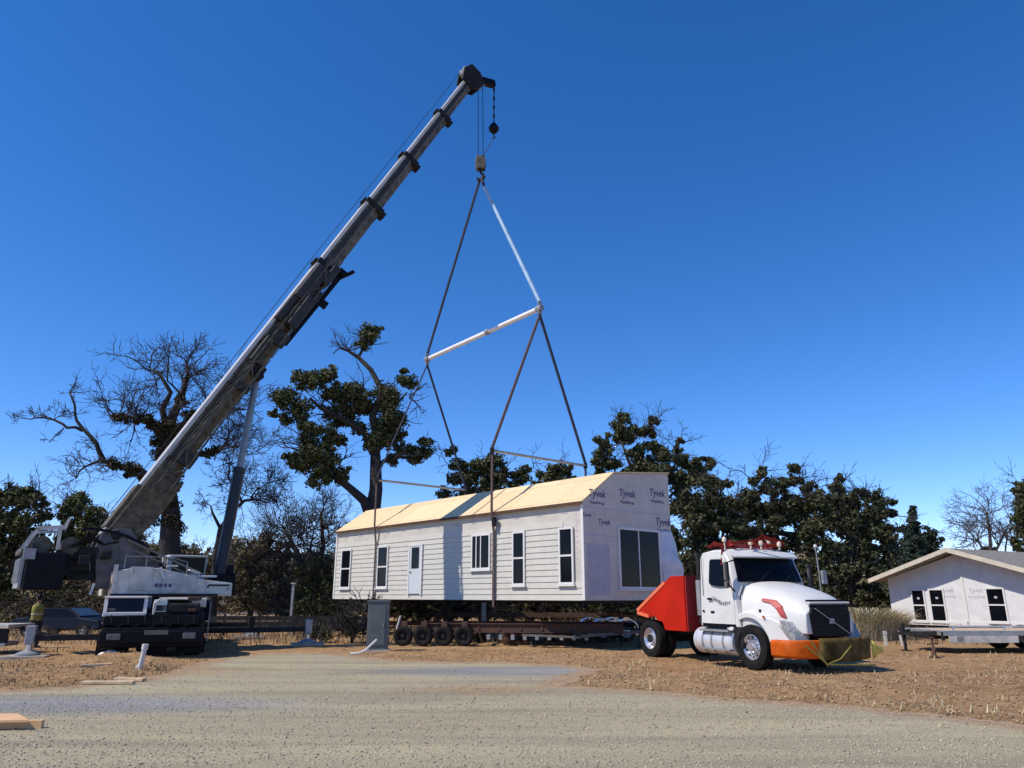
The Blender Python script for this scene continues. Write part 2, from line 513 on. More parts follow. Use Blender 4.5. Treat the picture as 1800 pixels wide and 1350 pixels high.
    tn = N.new('ShaderNodeTexNoise'); tn.inputs['Scale'].default_value = 1.0; tn.inputs['Detail'].default_value = 5; tn.inputs['Distortion'].default_value = .6; L.new(q.outputs[0], tn.inputs['Vector'])
    tr = ramp(tn.outputs[0], [(.34, (.74, .74, .76)), (.5, (.93, .93, .93)), (.66, (1.06, 1.05, 1.02))])
    c = mix(1.0, c, tr.outputs[0], 'MULTIPLY')
    dirt = ramp(ns(4, 9, .75).outputs[0], [(.3, (.20, .135, .08)), (.5, (.36, .245, .15)), (.7, (.47, .36, .22))])
    av = N.new('ShaderNodeAttribute'); av.attribute_name = 'cover'
    m1 = N.new('ShaderNodeMath'); m1.operation = 'MULTIPLY_ADD'; m1.inputs[1].default_value = 1.5; L.new(av.outputs['Fac'], m1.inputs[0]); L.new(ns(2.2, 8, .7).outputs[0], m1.inputs[2])
    mr2 = N.new('ShaderNodeMapRange'); mr2.inputs['From Min'].default_value = .62; mr2.inputs['From Max'].default_value = 1.15; L.new(m1.outputs[0], mr2.inputs[0])
    c = mix(mr2.outputs[0], dirt.outputs[0], c)
    L.new(c, b.inputs['Base Color'])
    bp = N.new('ShaderNodeBump'); bp.inputs['Strength'].default_value = .8; bp.inputs['Distance'].default_value = .02
    b0 = N.new('ShaderNodeBump'); b0.inputs['Strength'].default_value = .6; b0.inputs['Distance'].default_value = .12
    L.new(ns(2.2, 5, .6, (.5, 1.5, 1)).outputs[0], b0.inputs['Height']); L.new(b0.outputs[0], bp.inputs['Normal'])
    ad2 = N.new('ShaderNodeMath'); ad2.operation = 'ADD'
    L.new(vo.outputs['Distance'], ad2.inputs[0]); L.new(ns(30, 8, .8).outputs[0], ad2.inputs[1])
    L.new(ad2.outputs[0], bp.inputs['Height']); L.new(bp.outputs[0], b.inputs['Normal'])
    return m
M['gravel'] = gravel_mat()
gstep = .14
gxs = [-30 + gstep * i for i in range(int(60 / gstep) + 1)]
gys = [-14, -5, 0, 4, 7] + [9 + gstep * i for i in range(int(22 / gstep))]
idx = {}; gvv = []; gff = []; fade = []
def vert(i, j):
    if (i, j) not in idx:
        x, y = gxs[i], gys[j]
        idx[(i, j)] = len(gvv)
        d = edge_dist(x, y) if y > 8 else 5.0
        if y > 8 and not inside(x, y): d = 0.0
        gvv.append((x, y, 0)); fade.append(sm(0.0, 1.6, d))
    return idx[(i, j)]
for j in range(len(gys) - 1):
    for i in range(len(gxs) - 1):
        cx_, cy_ = (gxs[i] + gxs[i + 1]) / 2, (gys[j] + gys[j + 1]) / 2
        if cy_ < 8 or inside(cx_, cy_):
            gff.append((vert(i, j), vert(i + 1, j), vert(i + 1, j + 1), vert(i, j + 1)))
me = bpy.data.meshes.new('gravel_drive'); me.from_pydata(gvv, [], gff)
at_ = me.attributes.new('cover', 'FLOAT', 'POINT'); at_.data.foreach_set('value', fade)
me.materials.append(M['gravel'])
gd = link(bpy.data.objects.new('gravel_drive', me)); tag(gd, kind='structure')

def np_mesh(name, verts, nper, m, kind=None, quads=None):
    """verts (n*nper, 3), every nper vertices are one n-gon, or quads gives the faces of one piece"""
    me = bpy.data.meshes.new(name)
    nv = len(verts)
    me.vertices.add(nv); me.vertices.foreach_set('co', verts.astype(np.float32).ravel())
    if quads is None:
        nf = nv // nper
        me.loops.add(nv); me.loops.foreach_set('vertex_index', np.arange(nv, dtype=np.int32))
        me.polygons.add(nf)
        me.polygons.foreach_set('loop_start', np.arange(0, nv, nper, dtype=np.int32))
        me.polygons.foreach_set('loop_total', np.full(nf, nper, dtype=np.int32))
    else:
        k = nv // nper; q = np.array(quads, dtype=np.int32); fl = q.shape[1]
        idx = (q[None] + (np.arange(k, dtype=np.int32) * nper)[:, None, None]).reshape(-1)
        me.loops.add(len(idx)); me.loops.foreach_set('vertex_index', idx)
        nf = k * len(q)
        me.polygons.add(nf)
        me.polygons.foreach_set('loop_start', np.arange(0, len(idx), fl, dtype=np.int32))
        me.polygons.foreach_set('loop_total', np.full(nf, fl, dtype=np.int32))
    me.update(calc_edges=True); me.validate()
    me.materials.append(M[m] if isinstance(m, str) else m)
    o = link(bpy.data.objects.new(name, me))
    if kind: tag(o, kind=kind)
    return o
g = np.random.default_rng(3)
def scatter_pts(n, px0, px1, py0, py1, want_in, clump=False):
    out = []
    while len(out) < n:
        # even over the ground, thinning with distance
        px = g.uniform(px0, px1); py = g.uniform(py0, py1)
        p = on_ground(px, py)
        if want_in is not None and inside(p.x, p.y) != want_in: continue
        if clump and nz2(p.x, p.y, .9, 31) + .5 * nz2(p.x, p.y, 2.7, 37) < g.uniform(-.35, .45): continue
        out.append((p.x, p.y))
    return np.array(out)
OCT = [(0, 2, 4), (2, 1, 4), (1, 3, 4), (3, 0, 4), (2, 0, 5), (1, 2, 5), (3, 1, 5), (0, 3, 5)]
def stones(name, pts, smin, smax, m, lift=0.0, hfun=None):
    n = len(pts)
    base = np.array([(1, 0, 0), (-1, 0, 0), (0, 1, 0), (0, -1, 0), (0, 0, .7), (0, 0, -.7)])
    s = g.uniform(smin, smax, n) * g.uniform(.35, 1, n)
    a = g.uniform(0, 6.28, n)
    V = base[None] * (1 + g.uniform(-.35, .35, (n, 6, 1))) * s[:, None, None]
    V[:, :, 1] *= g.uniform(.6, 1, n)[:, None]
    x = V[:, :, 0] * np.cos(a)[:, None] - V[:, :, 1] * np.sin(a)[:, None]
    y = V[:, :, 0] * np.sin(a)[:, None] + V[:, :, 1] * np.cos(a)[:, None]
    V[:, :, 0], V[:, :, 1] = x + pts[:, 0:1], y + pts[:, 1:2]
    z0 = np.array([hfun(px, py) for px, py in pts]) if hfun else np.zeros(n)
    V[:, :, 2] += (z0 + s * .25)[:, None]
    return np_mesh(name, V.reshape(-1, 3), 6, m, 'stuff', OCT)
M['stone'] = mat('stone', (.30, .28, .24), .9, var=.2, scale=3, island=[(0.161, 0.137, 0.096), (0.322, 0.273, 0.176), (0.483, 0.410, 0.264), (0.632, 0.546, 0.360), (0.253, 0.231, 0.176)])
stones('gravel', np.vstack([scatter_pts(15000, -60, 1860, 1225, 1420, True), scatter_pts(5000, -60, 1860, 1150, 1260, True)]), .008, .024, 'stone')
M['clod'] = mat('clod', (.2, .14, .09), .95, var=.25, scale=3, island=[(0.092, 0.053, 0.028), (0.230, 0.137, 0.068), (0.368, 0.242, 0.120), (0.483, 0.357, 0.192), (0.161, 0.126, 0.080)])
cl = np.vstack([scatter_pts(2600, -20, 400, 1140, 1215, False), scatter_pts(2500, 600, 1150, 1142, 1215, False), scatter_pts(3500, 1000, 1850, 1150, 1290, False)])
stones('dirt_clods', cl, .015, .04, 'clod', hfun=gh)
# wood chips and straw over the dirt
def chips(name, pts, m, lmin, lmax, wf=.25):
    n = len(pts)
    Lh = g.uniform(lmin, lmax, n) / 2; Wd = Lh * g.uniform(wf * .5, wf, n)
    a = g.uniform(0, 6.28, n); tl = g.normal(0, .35, n)
    z0 = np.array([gh(px, py) for px, py in pts]) + .012
    dx, dy = np.cos(a), np.sin(a)
    V = np.zeros((n, 4, 3))
    for k, (i, j) in enumerate([(-1, -1), (1, -1), (1, 1), (-1, 1)]):
        V[:, k, 0] = pts[:, 0] + i * Lh * dx * np.cos(tl) - j * Wd * dy
        V[:, k, 1] = pts[:, 1] + i * Lh * dy * np.cos(tl) + j * Wd * dx
        V[:, k, 2] = z0 + np.abs(Lh * np.sin(tl)) + i * Lh * np.sin(tl) + j * Wd * .3
    return np_mesh(name, V.reshape(-1, 3), 4, m, 'stuff')
M['chip'] = mat('chip', (.35, .26, .16), .9, var=.2, scale=3, island=[(.13, .08, .045), (.33, .205, .12), (.42, .28, .17), (.52, .39, .25), (.25, .15, .09)])
chips('wood_chip_mulch', np.vstack([scatter_pts(2600, 1040, 1860, 1185, 1275, False, True), scatter_pts(1500, 980, 1860, 1140, 1200, False, True), scatter_pts(700, -20, 420, 1150, 1212, False, True), scatter_pts(1500, 600, 1050, 1145, 1170, False),
    scatter_pts(900, 600, 1850, 1190, 1285, None)]), 'chip', .025, .085)
# ================================================================== suspended modular house
HX = Vector((.747, .662, 0)).normalized(); HY = Vector((-.662, .747, 0)).normalized()
HN = Vector((2.34, 24.5, 1.55)); HROT = math.atan2(HX.y, HX.x)
HL, HW = 16.2, 4.6
def hu(px):
    k = (px - 900) / F
    return (2.34 - 23.92 * k) / (.662 + .7186 * k)
def hz(px, py):
    p = HN + HY * hu(px)
    return at(px, py, p.y).z - HN.z
def gx(px):
    k = (px - 900) / F   # gable face: HN + x*HX
    return (k * (24.5 * .962 + .4) - 2.34) / (.747 - .662 * .962 * k)
def gz(px, py):
    p = HN + HX * gx(px)
    return at(px, py, p.y).z - HN.z

def osb_roof():
    m = bpy.data.materials.new('roof_sheathing'); m.use_nodes = True
    t = m.node_tree; N, L = t.nodes, t.links; b = N['Principled BSDF']
    b.inputs['Roughness'].default_value = .8; b.inputs['Specular IOR Level'].default_value = .2
    tc = N.new('ShaderNodeTexCoord')
    mp = N.new('ShaderNodeMapping'); mp.inputs['Rotation'].default_value = (0, 0, R(90)); L.new(tc.outputs['Object'], mp.inputs[0])
    br = N.new('ShaderNodeTexBrick')
    br.inputs['Color1'].default_value = (.62, .50, .30, 1); br.inputs['Color2'].default_value = (.68, .56, .35, 1)
    br.inputs['Mortar'].default_value = (.40, .29, .17, 1); br.inputs['Scale'].default_value = 1
    br.inputs['Mortar Size'].default_value = .012; br.inputs['Brick Width'].default_value = 2.44; br.inputs['Row Height'].default_value = 1.22
    L.new(mp.outputs[0], br.inputs['Vector'])
    nz = N.new('ShaderNodeTexNoise'); nz.inputs['Scale'].default_value = 14; nz.inputs['Detail'].default_value = 8; nz.inputs['Roughness'].default_value = .8
    L.new(tc.outputs['Object'], nz.inputs['Vector'])
    r = N.new('ShaderNodeValToRGB'); r.color_ramp.elements[0].color = (.84, .80, .74, 1); r.color_ramp.elements[1].color = (1.2, 1.2, 1.2, 1)
    r.color_ramp.elements[0].position = .35; r.color_ramp.elements[1].position = .65
    L.new(nz.outputs[0], r.inputs[0])
    k = N.new('ShaderNodeMix'); k.data_type = 'RGBA'; k.blend_type = 'MULTIPLY'; k.inputs[0].default_value = 1
    L.new(br.outputs[0], k.inputs[6]); L.new(r.outputs[0], k.inputs[7]); L.new(k.outputs[2], b.inputs['Base Color'])
    return m
M['osb_roof'] = osb_roof()

def window(parent, mtx, wd, ht, vbars=(), hbars=(), fw=.07, proud=.05, fm='trim', gm='glass', name='window', sticker=False):
    f = MB(mtx)
    f.box((wd / 2, ht - fw / 2, proud / 2), (wd, fw, proud)); f.box((wd / 2, fw / 2, proud / 2), (wd, fw, proud))
    f.box((fw / 2, ht / 2, proud / 2 - .001), (fw, ht - 2 * fw, proud)); f.box((wd - fw / 2, ht / 2, proud / 2 - .001), (fw, ht - 2 * fw, proud))
    for x in vbars: f.box((x, ht / 2, proud * .4), (.045, ht - 2 * fw, proud * .8))
    for y in hbars: f.box((wd / 2, y, proud * .42), (wd - 2 * fw, .06, proud * .84))
    f.box((wd / 2, -.03, proud * .9), (wd + .12, .05, proud * 1.8))
    o = f.build(name, fm, parent)
    p = MB(mtx); p.box((wd / 2, ht / 2, .008), (wd - 2 * fw + .004, ht - 2 * fw + .004, .016)); p.build('pane', gm, o)
    if sticker:
        for y in sticker:
            s = MB(mtx); s.box((wd / 2, y, .019), (.12, .09, .004)); s.build('sticker', 'marks_faint', o)
    return o

house = thing('modular_house', 'long white half house with bare plywood roof hanging level from the crane slings', 'house', HN, HROT)
# wrapped shell: the walls
w_ = MB(); w_.box((.05, HL / 2, 1.565), (.1, HL - .2, 3.13)); w_.build('side_wall', 'wrap', house)
gp = [(0, 0), (HW, 0), (HW, 4.49), (1.53, 4.18), (0, 3.13)]
w_ = MB(); w_.prism(gp, 0, .1); w_.build('gable_wall', 'wrap', house)
w_ = MB(); w_.prism(gp, HL - .1, HL); w_.build('gable_wall', 'wrap', house)
w_ = MB(); w_.box((HW - .05, HL / 2, 2.2), (.1, HL - .2, 4.4)); w_.build('marriage_wall', 'osb', house)
w_ = MB(); w_.box((HW / 2, HL / 2, -.03), (HW - .2, HL - .1, .05))
for i in range(40): w_.box((HW / 2, .3 + i * .4, -.08), (HW - .6, .05, .05))
w_.build('floor_frame', 'dark_steel', house)
# siding boards
s_ = MB()
nb = 13; ex = .196
for i in range(nb):
    z0 = i * ex; z1 = z0 + ex + .004
    s_.prism([(-.004, z0), (-.036, z0), (-.012, z1), (-.004, z1)], .95 if i > 2 else .02, HL + .03)
for i in range(3, nb):   # short boards between the corner and the last window
    pass
s_.build('siding', 'siding', house)
t_ = MB(); t_.box((-.02, .06, 1.56), (.05, .11, 3.1)); t_.build('corner_trim', 'trim', house)
t_ = MB(); t_.box((-.02, HL + .0, 1.56), (.06, .11, 3.1)); t_.build('corner_trim', 'trim', house)
# roof
r_ = MB()
r_.prism([(-.14, 3.05), (-.14, 3.11), (1.53, 4.25), (1.53, 4.19)], -.04, HL + .06)
roof = r_.build('roof', 'osb_roof', house)
r_ = MB(); r_.prism([(1.532, 4.19), (1.532, 4.25), (HW + .05, 4.56), (HW + .05, 4.50)], -.04, HL + .06); r_.build('roof_flap', 'osb_roof', house)
r_ = MB(); r_.box((-.155, HL / 2, 3.075), (.03, HL + .1, .08)); r_.build('fascia', 'rust', house)
r_ = MB(); r_.prism([(-.14, 3.125), (-.14, 3.135), (1.53, 4.275), (1.53, 4.265)], hu(840) + .1, hu(840) + .22); r_.build('roof_batten', 'lumber', house)
def hm(u0, z0): # matrix on the long wall, x of the window runs toward the near end
    return frame3((-.036, u0, z0), (0, -1, 0), (0, 0, 1))
for (a, b_, t, bt) in [(603, 618, 968, 1032), (667, 683, 962, 1031), (905, 923, 937, 1026), (987, 1008, 930, 1024)]:
    u0, u1 = hu(a), hu(b_)
    z1 = hz((a + b_) / 2, t); z0 = hz((a + b_) / 2, bt)
    wd = u0 - u1
    window(house, hm(u0 + .06, z0 - .06), wd + .12, z1 - z0 + .12, hbars=((z1 - z0 + .12) * .5,), fw=.07)
u0, u1 = hu(833), hu(862); z1, z0 = hz(848, 942), hz(848, 998)
window(house, hm(u0 + .07, z0 - .07), u0 - u1 + .14, z1 - z0 + .14, vbars=((u0 - u1) / 2 + .07, (u0 - u1) / 4 + .05), fw=.07)
# entry door with half light
u0, u1 = hu(721), hu(745); z1, z0 = hz(733, 957), hz(733, 1046)
wd, ht = u0 - u1, z1 - z0
mt = hm(u0, max(z0, .04))
d_ = MB(mt); d_.box((wd / 2, ht / 2, .02), (wd - .16, ht - .1, .04)); door = d_.build('door', 'door_paint', house)
d_ = MB(mt); d_.box((.04, ht / 2, .03), (.08, ht, .06)); d_.box((wd - .04, ht / 2, .03), (.08, ht, .06)); d_.box((wd / 2, ht - .03, .029), (wd - .16, .06, .058)); d_.build('door_frame', 'trim', door)
d_ = MB(mt); d_.box((wd / 2, ht * .73, .043), (wd * .55, ht * .42, .01)); d_.build('pane', 'glass', door)
d_ = MB(mt); d_.box((wd * .2, ht * .45, .06), (.05, .05, .05)); d_.build('handle', 'dark_steel', door)
# sliding patio door in the gable
x0, x1 = gx(1088), gx(1158); z1, z0 = gz(1120, 929), gz(1120, 1036)
gmx = lambda x, z: frame3((x, 0, z), (1, 0, 0), (0, 0, 1))
window(house, gmx(x0 - .05, z0), x1 - x0 + .1, z1 - z0, vbars=((x1 - x0) / 2,), fw=.08, name='patio_door')
# a plain grey sheet of backing board and lap joints of the wrap on the gable
b_ = MB(gmx(.08, .12)); b_.box((.58, .85, .006), (1.05, 1.62, .012)); b_.build('backing_board', mat('backing_board', (.40, .41, .44), .7, var=.12, scale=3), house)
for zz in (2.95, 2.05):
    b_ = MB(gmx(.05, zz)); b_.box((2.2, 0, .004), (4.45, .035, .008)); b_.build('wrap_seam', mat('wrap_seam', (.42, .42, .50), .6), house)
# wrap lettering, repeated over the membrane
for (px, py, s) in [(1052, 868, .34), (1106, 868, .36), (1160, 867, .36), (1168, 918, .36)]:
    text_mesh('lettering', 'Tyvek', s, 'marks', gmx(gx(px), gz(px, py)) @ Matrix.Translation((0, 0, .004)), house, shear=.15)
    text_mesh('lettering', 'HomeWrap', s * .42, 'marks', gmx(gx(px), gz(px, py) - .30) @ Matrix.Translation((0, 0, .004)), house)
for (px, py, s) in [(1033, 905, .17), (1063, 918, .24)]:
    text_mesh('lettering', 'Tyvek', s, 'marks', gmx(gx(px), gz(px, py)) @ Matrix.Translation((0, 0, .004)), house, shear=.15)
for i in range(13):
    text_mesh('lettering', 'Tyvek', .13, 'marks_faint', frame3((-.003, .9 + i * 1.2, 2.82), (0, -1, 0), (0, 0, 1)) @ Matrix.Translation((0, 0, .004)), house)
mk = MB(frame3((0, .28, 0), (0, -1, 0), (0, 0, 1)))
for i in range(13):
    mk.box((-.06, .75 + i * .18, .003), (.10, .05, .003))
mk.build('printed_lettering', 'marks_faint', house)
# loose film blown over the far corner of the gable
fv, ff = [], []
nu, nv = 22, 30
for j in range(nv + 1):
    for i in range(nu + 1):
        a = i / nu; c = j / nv
        bul = math.sin(min(1, (1 - c) * 1.25) * math.pi * .60)
        x0_ = 3.92 + .10 * math.sin(c * 7)
        x = x0_ + a * (HW + .02 - x0_ + (.34 + .07 * math.sin(c * 17)) * bul)
        z = -.05 + 2.45 * c + .10 * a * (1 - c)
        y = -.012 - (.30 * math.sin(math.pi * (.02 + .9 * a)) * bul + .12 * abs(nz2(a, c, 3.2, 3)) + .05 * (1 + math.sin(a * 9 + c * 4))) * min(1, (1 - c) * 2.2) * min(1, a * 5)
        fv.append((x, y, z))
for j in range(nv):
    for i in range(nu):
        q = j * (nu + 1) + i
        ff.append((q, q + 1, q + nu + 2, q + nu + 1))
fl = MB().add(fv, ff).build('loose_film', 'film', house, smooth='full')
sd = fl.modifiers.new('t', 'SOLIDIFY'); sd.thickness = .006

# ================================================================== rigging
def hw(x, y, z): return HN + HX * x + HY * y + Vector((0, 0, z))
ya, yb = hu(872), hu(663)
NA, NB = hw(-.22, ya, 0), hw(HW + .3, ya, 0)
FA, FB = hw(-.22, yb, 0), hw(HW + .3, yb, 0)
for p in (NA, NB, FA, FB): p.z = 6.95
FA.z = FB.z = 6.75
SN = (NA + NB) / 2; SN.z = 13.35; SFr = (FA + FB) / 2; SFr.z = 13.05
HOOK = Vector((-1.55, 32.4, 21.6))
def sling(name, pts, r, m, label, cat='sling', group=None, n=6):
    mb = MB(); mb.tube(pts, r, n); o = mb.build(name, m, world=True); tag(o, label, cat, group); return o
sp_ = thing('spreader_bar', 'long white spreader bar hanging high over the house roof ridge', 'spreader bar', (SN + SFr) / 2)
mb = MB(Matrix.Translation(-(SN + SFr) / 2)); dd = (SN - SFr).normalized()
mid = SN.lerp(SFr, .42)
mb.tube([SN - dd * .2, mid + dd * .06], .105, 12); mb.tube([mid - dd * .06, SFr + dd * .2], .105, 12); mb.build('pipe', 'spreader_white', sp_, smooth=True)
mb = MB(Matrix.Translation(-(SN + SFr) / 2)); mb.tube([mid - dd * .12, mid + dd * .12], .135, 12); mb.build('coupling', 'grey_steel', sp_, smooth=True)
for e in (SN, SFr):
    mb = MB(Matrix.Translation(-(SN + SFr) / 2)); mb.tube([e - dd * .14, e + dd * .14], .14, 10); mb.bar(e - Vector((0, 0, .28)), e + Vector((0, 0, .28)), .22, .06, up=dd); mb.build('end_cap', 'grey_steel', sp_)
for (A, B, lb) in ((NA, NB, 'thin grey spreader bar across the house near the truck end'), (FA, FB, 'thin grey spreader bar across the far end of the house by the leafy oak')):
    c = (A + B) / 2
    o = thing('cross_bar', lb, 'spreader bar', c)
    mb = MB(Matrix.Translation(-c)); mb.tube([A, B], .055, 8); mb.build('pipe', 'grey_steel', o, smooth=True)
    for e in (A, B):
        mb = MB(Matrix.Translation(-c)); mb.box(e, (.16, .16, .22)); mb.build('end_cap', 'dark_steel', o, bevel=.02)
top = HOOK - Vector((0, 0, .2))
sling('sling', [top + (SN - SFr).normalized() * .05, top.lerp(SN, .08)], .075, 'strap_dark', 'short dark sling end under the hook joining the pale blue sling', group=None)
sling('sling', [top.lerp(SN, .08), SN + Vector((0, 0, .3))], .085, 'strap_blue', 'pale blue sling from the hook to the truck end of the white bar')
sling('sling', [top, SFr + Vector((0, 0, .3))], .07, 'strap_dark', 'dark upper sling from the hook to the oak end of the white bar')
sling('sling', [SN - Vector((0, 0, .3)), NA + Vector((0, 0, .1))], .06, 'strap_brown', 'brown lower sling from the truck end of the white bar to the front wall')
sling('sling', [SN - Vector((0, 0, .3)), NB + Vector((0, 0, .1))], .065, 'strap_dark', 'dark lower sling from the truck end of the white bar to behind the roof')
sling('sling', [SFr - Vector((0, 0, .3)), FA + Vector((0, 0, .1))], .035, 'strap_dark', 'thin dark lower sling crossing the leafy oak to the front wall')
sling('sling', [SFr - Vector((0, 0, .3)), FB + Vector((0, 0, .1))], .055, 'strap_dark', 'dark lower sling from the oak end of the white bar to behind the roof')
def strap(A, side, lb, m='strap_brown'):
    yy = ya if (A is NA or A is NB) else yb
    x = -.11 if side < 0 else HW + .09
    pts = [A + Vector((0, 0, -.1)), hw(-.22 if side < 0 else HW + .3, yy, 3.2 if side < 0 else 4.7), hw(x, yy, 2.4), hw(x, yy, -.24), hw(HW / 2, yy, -.26)]
    mb = MB()
    for a, b in zip(pts[:-1], pts[1:]):
        mb.bar(a, b, .11, .03, up=HX if abs(a.z - b.z) > .1 else (0, 0, 1))
    o = mb.build('lifting_strap', m, world=True); tag(o, lb, 'strap')
strap(NA, -1, 'brown lifting strap down the house wall beside the sliding window')
strap(FA, -1, 'brown lifting strap down the house wall left of the far entry door')
strap(NB, 1, 'dark lifting strap behind the house roof near the truck', 'strap_dark')
strap(FB, 1, 'dark lifting strap behind the house roof next to the leafy oak', 'strap_dark')
mb = MB(); mb.box(hw(-.20, ya - .12, 2.75), (.16, .16, .34)); rt = mb.build('strap_ratchet', 'dark_steel', world=True, bevel=.03); tag(rt, 'small black ratchet on the strap beside the sliding window', 'ratchet')
M['pivot_grey_dark'] = mat('lamp_dark', (.05, .05, .055), .3, scale=9, col2=(.16, .16, .16))
# ================================================================== mobile crane
CA = R(35.8); CC = Vector((-11.3, 25.2, 0))
crane = thing('mobile_crane', 'large grey and white mobile crane with its long boom raised over the house', 'crane', CC, CA)
Cm = Matrix.Rotation(R(-68.8) - CA, 4, 'Z')          # carrier axes: x toward its front, y left
def cpart(mb, name, m, parent=crane, **k): return mb.build(name, m, parent, **k)
# ---- carrier
mb = MB(Cm); mb.box((-1.2, 0, .95), (9.0, .9, .5)); mb.box((-1.3, 0, 1.28), (9.0, 2.5, .16)); cpart(mb, 'carrier_frame', 'dark_steel', bevel=.03)
# deck boxes, fenders
mb = MB(Cm)
mb.box((-2.6, -1.18, 1.12), (2.4, .34, .5)); mb.box((-2.6, 1.18, 1.12), (2.4, .34, .5)); mb.box((-5.5, 0, 1.15), (.7, 2.5, .5))
cpart(mb, 'tool_box', 'dark_steel', bevel=.03)
mb = MB(Cm); mb.box((2.95, 0, .58), (1.25, 2.62, .54)); mb.box((3.66, .0, .60), (.16, 2.66, .36)); bump_ = cpart(mb, 'front_bumper', 'black_paint', bevel=.05)
mb = MB(Cm); mb.box((2.9, 0, 1.05), (1.2, 2.6, .36)); cpart(mb, 'front_body', 'black_paint', bevel=.05)
for y in (-.95, .95):
    mb = MB(Cm); mb.box((3.76, y, .62), (.05, .34, .16)); mb.build('headlight', 'pivot_grey_dark', bump_, bevel=.02)
mb = MB(Cm); mb.box((3.765, 0.1, .72), (.03, .6, .12)); mb.build('number_bracket', 'tan_plate', bump_)
mb = MB(Cm); mb.box((3.52, .55, 1.05), (.04, 1.2, .26))
for i in range(7): mb.box((3.55, .55, .95 + i * .035), (.03, 1.16, .012))
cpart(mb, 'grille', 'dark_steel')
# low driving cab on the left half of the photo (right side of the carrier)
cab = MB(Cm)
cab.box((2.75, -.78, 1.66), (1.5, 1.1, .06)); cab.box((2.75, -.78, 1.20), (1.5, 1.1, .12))
lower = cpart(cab, 'driving_cab', 'white_paint', bevel=.02)
for (x, y) in ((3.46, -1.28), (3.46, -.28), (2.05, -1.28), (2.05, -.28), (2.8, -1.28)):
    p_ = MB(Cm); p_.bar((x, y, 1.22), (x - .08, y, 1.68), .09, .09); p_.build('cab_pillar', 'white_paint', lower)
p_ = MB(Cm); p_.box((3.42, -.78, 1.44), (.03, .92, .40), Matrix.Rotation(R(-10), 3, 'Y')); p_.build('windscreen', 'glass_blue', lower)
p_ = MB(Cm); p_.box((2.75, -1.27, 1.43), (1.3, .03, .38)); p_.build('side_window', 'glass_blue', lower)
p_ = MB(Cm); p_.box((2.6, -.78, 1.36), (.5, .6, .3)); p_.build('seat', 'black_paint', lower, bevel=.04)
p_ = MB(Cm); p_.tube([(3.5, -.05, 1.20), (3.62, -.05, 1.5), (3.5, .1, 1.62), (3.5, .8, 1.62)], .03, 6); p_.build('handrail', 'white_paint', crane)
p_ = MB(Cm); p_.box((2.9, .55, 1.36), (1.1, 1.2, .26)); cpart(p_, 'engine_hood', 'dark_steel', bevel=.05)
p_ = MB(Cm); p_.box((3.2, .10, 1.42), (.5, .35, .34)); p_.box((3.2, .35, 1.30), (.4, .9, .06)); cpart(p_, 'front_step', mat('pale_blue_paint', (.42, .52, .56), .5, var=.15), bevel=.02)
p_ = MB(Cm); p_.box((2.5, 1.1, 1.5), (1.2, .4, .26)); cpart(p_, 'tail_box', 'crane_paint', bevel=.03)
p_ = MB(Cm); p_.box((2.9, .7, 1.62), (.7, .9, .10)); cpart(p_, 'winch_cover', 'rust', bevel=.02)
def wheel_mb(mb_t, mb_r, c, r, wd, side, n=32, rr=.56):
    """tyre and rim about the local Y axis; side=+1 shows its face to +y"""
    h = wd / 2
    prof = [(-h * .8, r * rr), (-h, r * .66), (-h, r * .86), (-h * .82, r * .97), (-h * .5, r), (-h * .1, r), (-h * .1, r * .985), (h * .1, r * .985), (h * .1, r), (h * .5, r), (h * .82, r * .97), (h, r * .86), (h, r * .66), (h * .8, r * rr)]
    mb_t.lathe(prof, n, 'Y', c)
    s = side
    q = [(s * h * .82, r * rr), (s * h * .86, r * rr * .95), (s * h * .55, r * rr * .86), (s * h * .15, r * rr * .72), (s * h * .2, r * rr * .45), (s * h * .55, r * rr * .40), (s * h * .8, r * rr * .3), (s * h * .85, 0.0001)]
    mb_r.lathe(q, n, 'Y', c)
    mb_r.lathe([(-s * h * .7, r * rr), (-s * h * .7, .001)], n, 'Y', c)
def crane_wheel(x, y, r=.72):
    t = MB(Cm); ri = MB(Cm); wheel_mb(t, ri, (x, y, r), r, .52, 1 if y > 0 else -1)
    o = t.build('wheel', 'rubber', crane, smooth=True); ri.build('rim', 'dark_steel', o, smooth=True)
for x in (2.3, .7, -3.3, -4.9):
    for y in (-1.05, 1.05): crane_wheel(x, y)
for x, y in ((3.35, -1.0), (3.35, .0), (3.35, 1.0)):
    mb = MB(Cm); mb.box((x - .05, y, .34), (.03, .78, .42)); cpart(mb, 'mud_flap', 'rubber')
# fender arcs
for x in (2.3, .7, -3.3, -4.9):
    for y in (-1.1, 1.1):
        mb = MB(Cm)
        arc = [(x + .82 * math.cos(R(a)), .72 + .82 * math.sin(R(a))) for a in range(20, 161, 20)]
        arc2 = [(x + .85 * math.cos(R(a)), .72 + .85 * math.sin(R(a))) for a in range(160, 19, -20)]
        mb.prism(arc + arc2, y - .3, y + .3); cpart(mb, 'fender', 'black_paint')
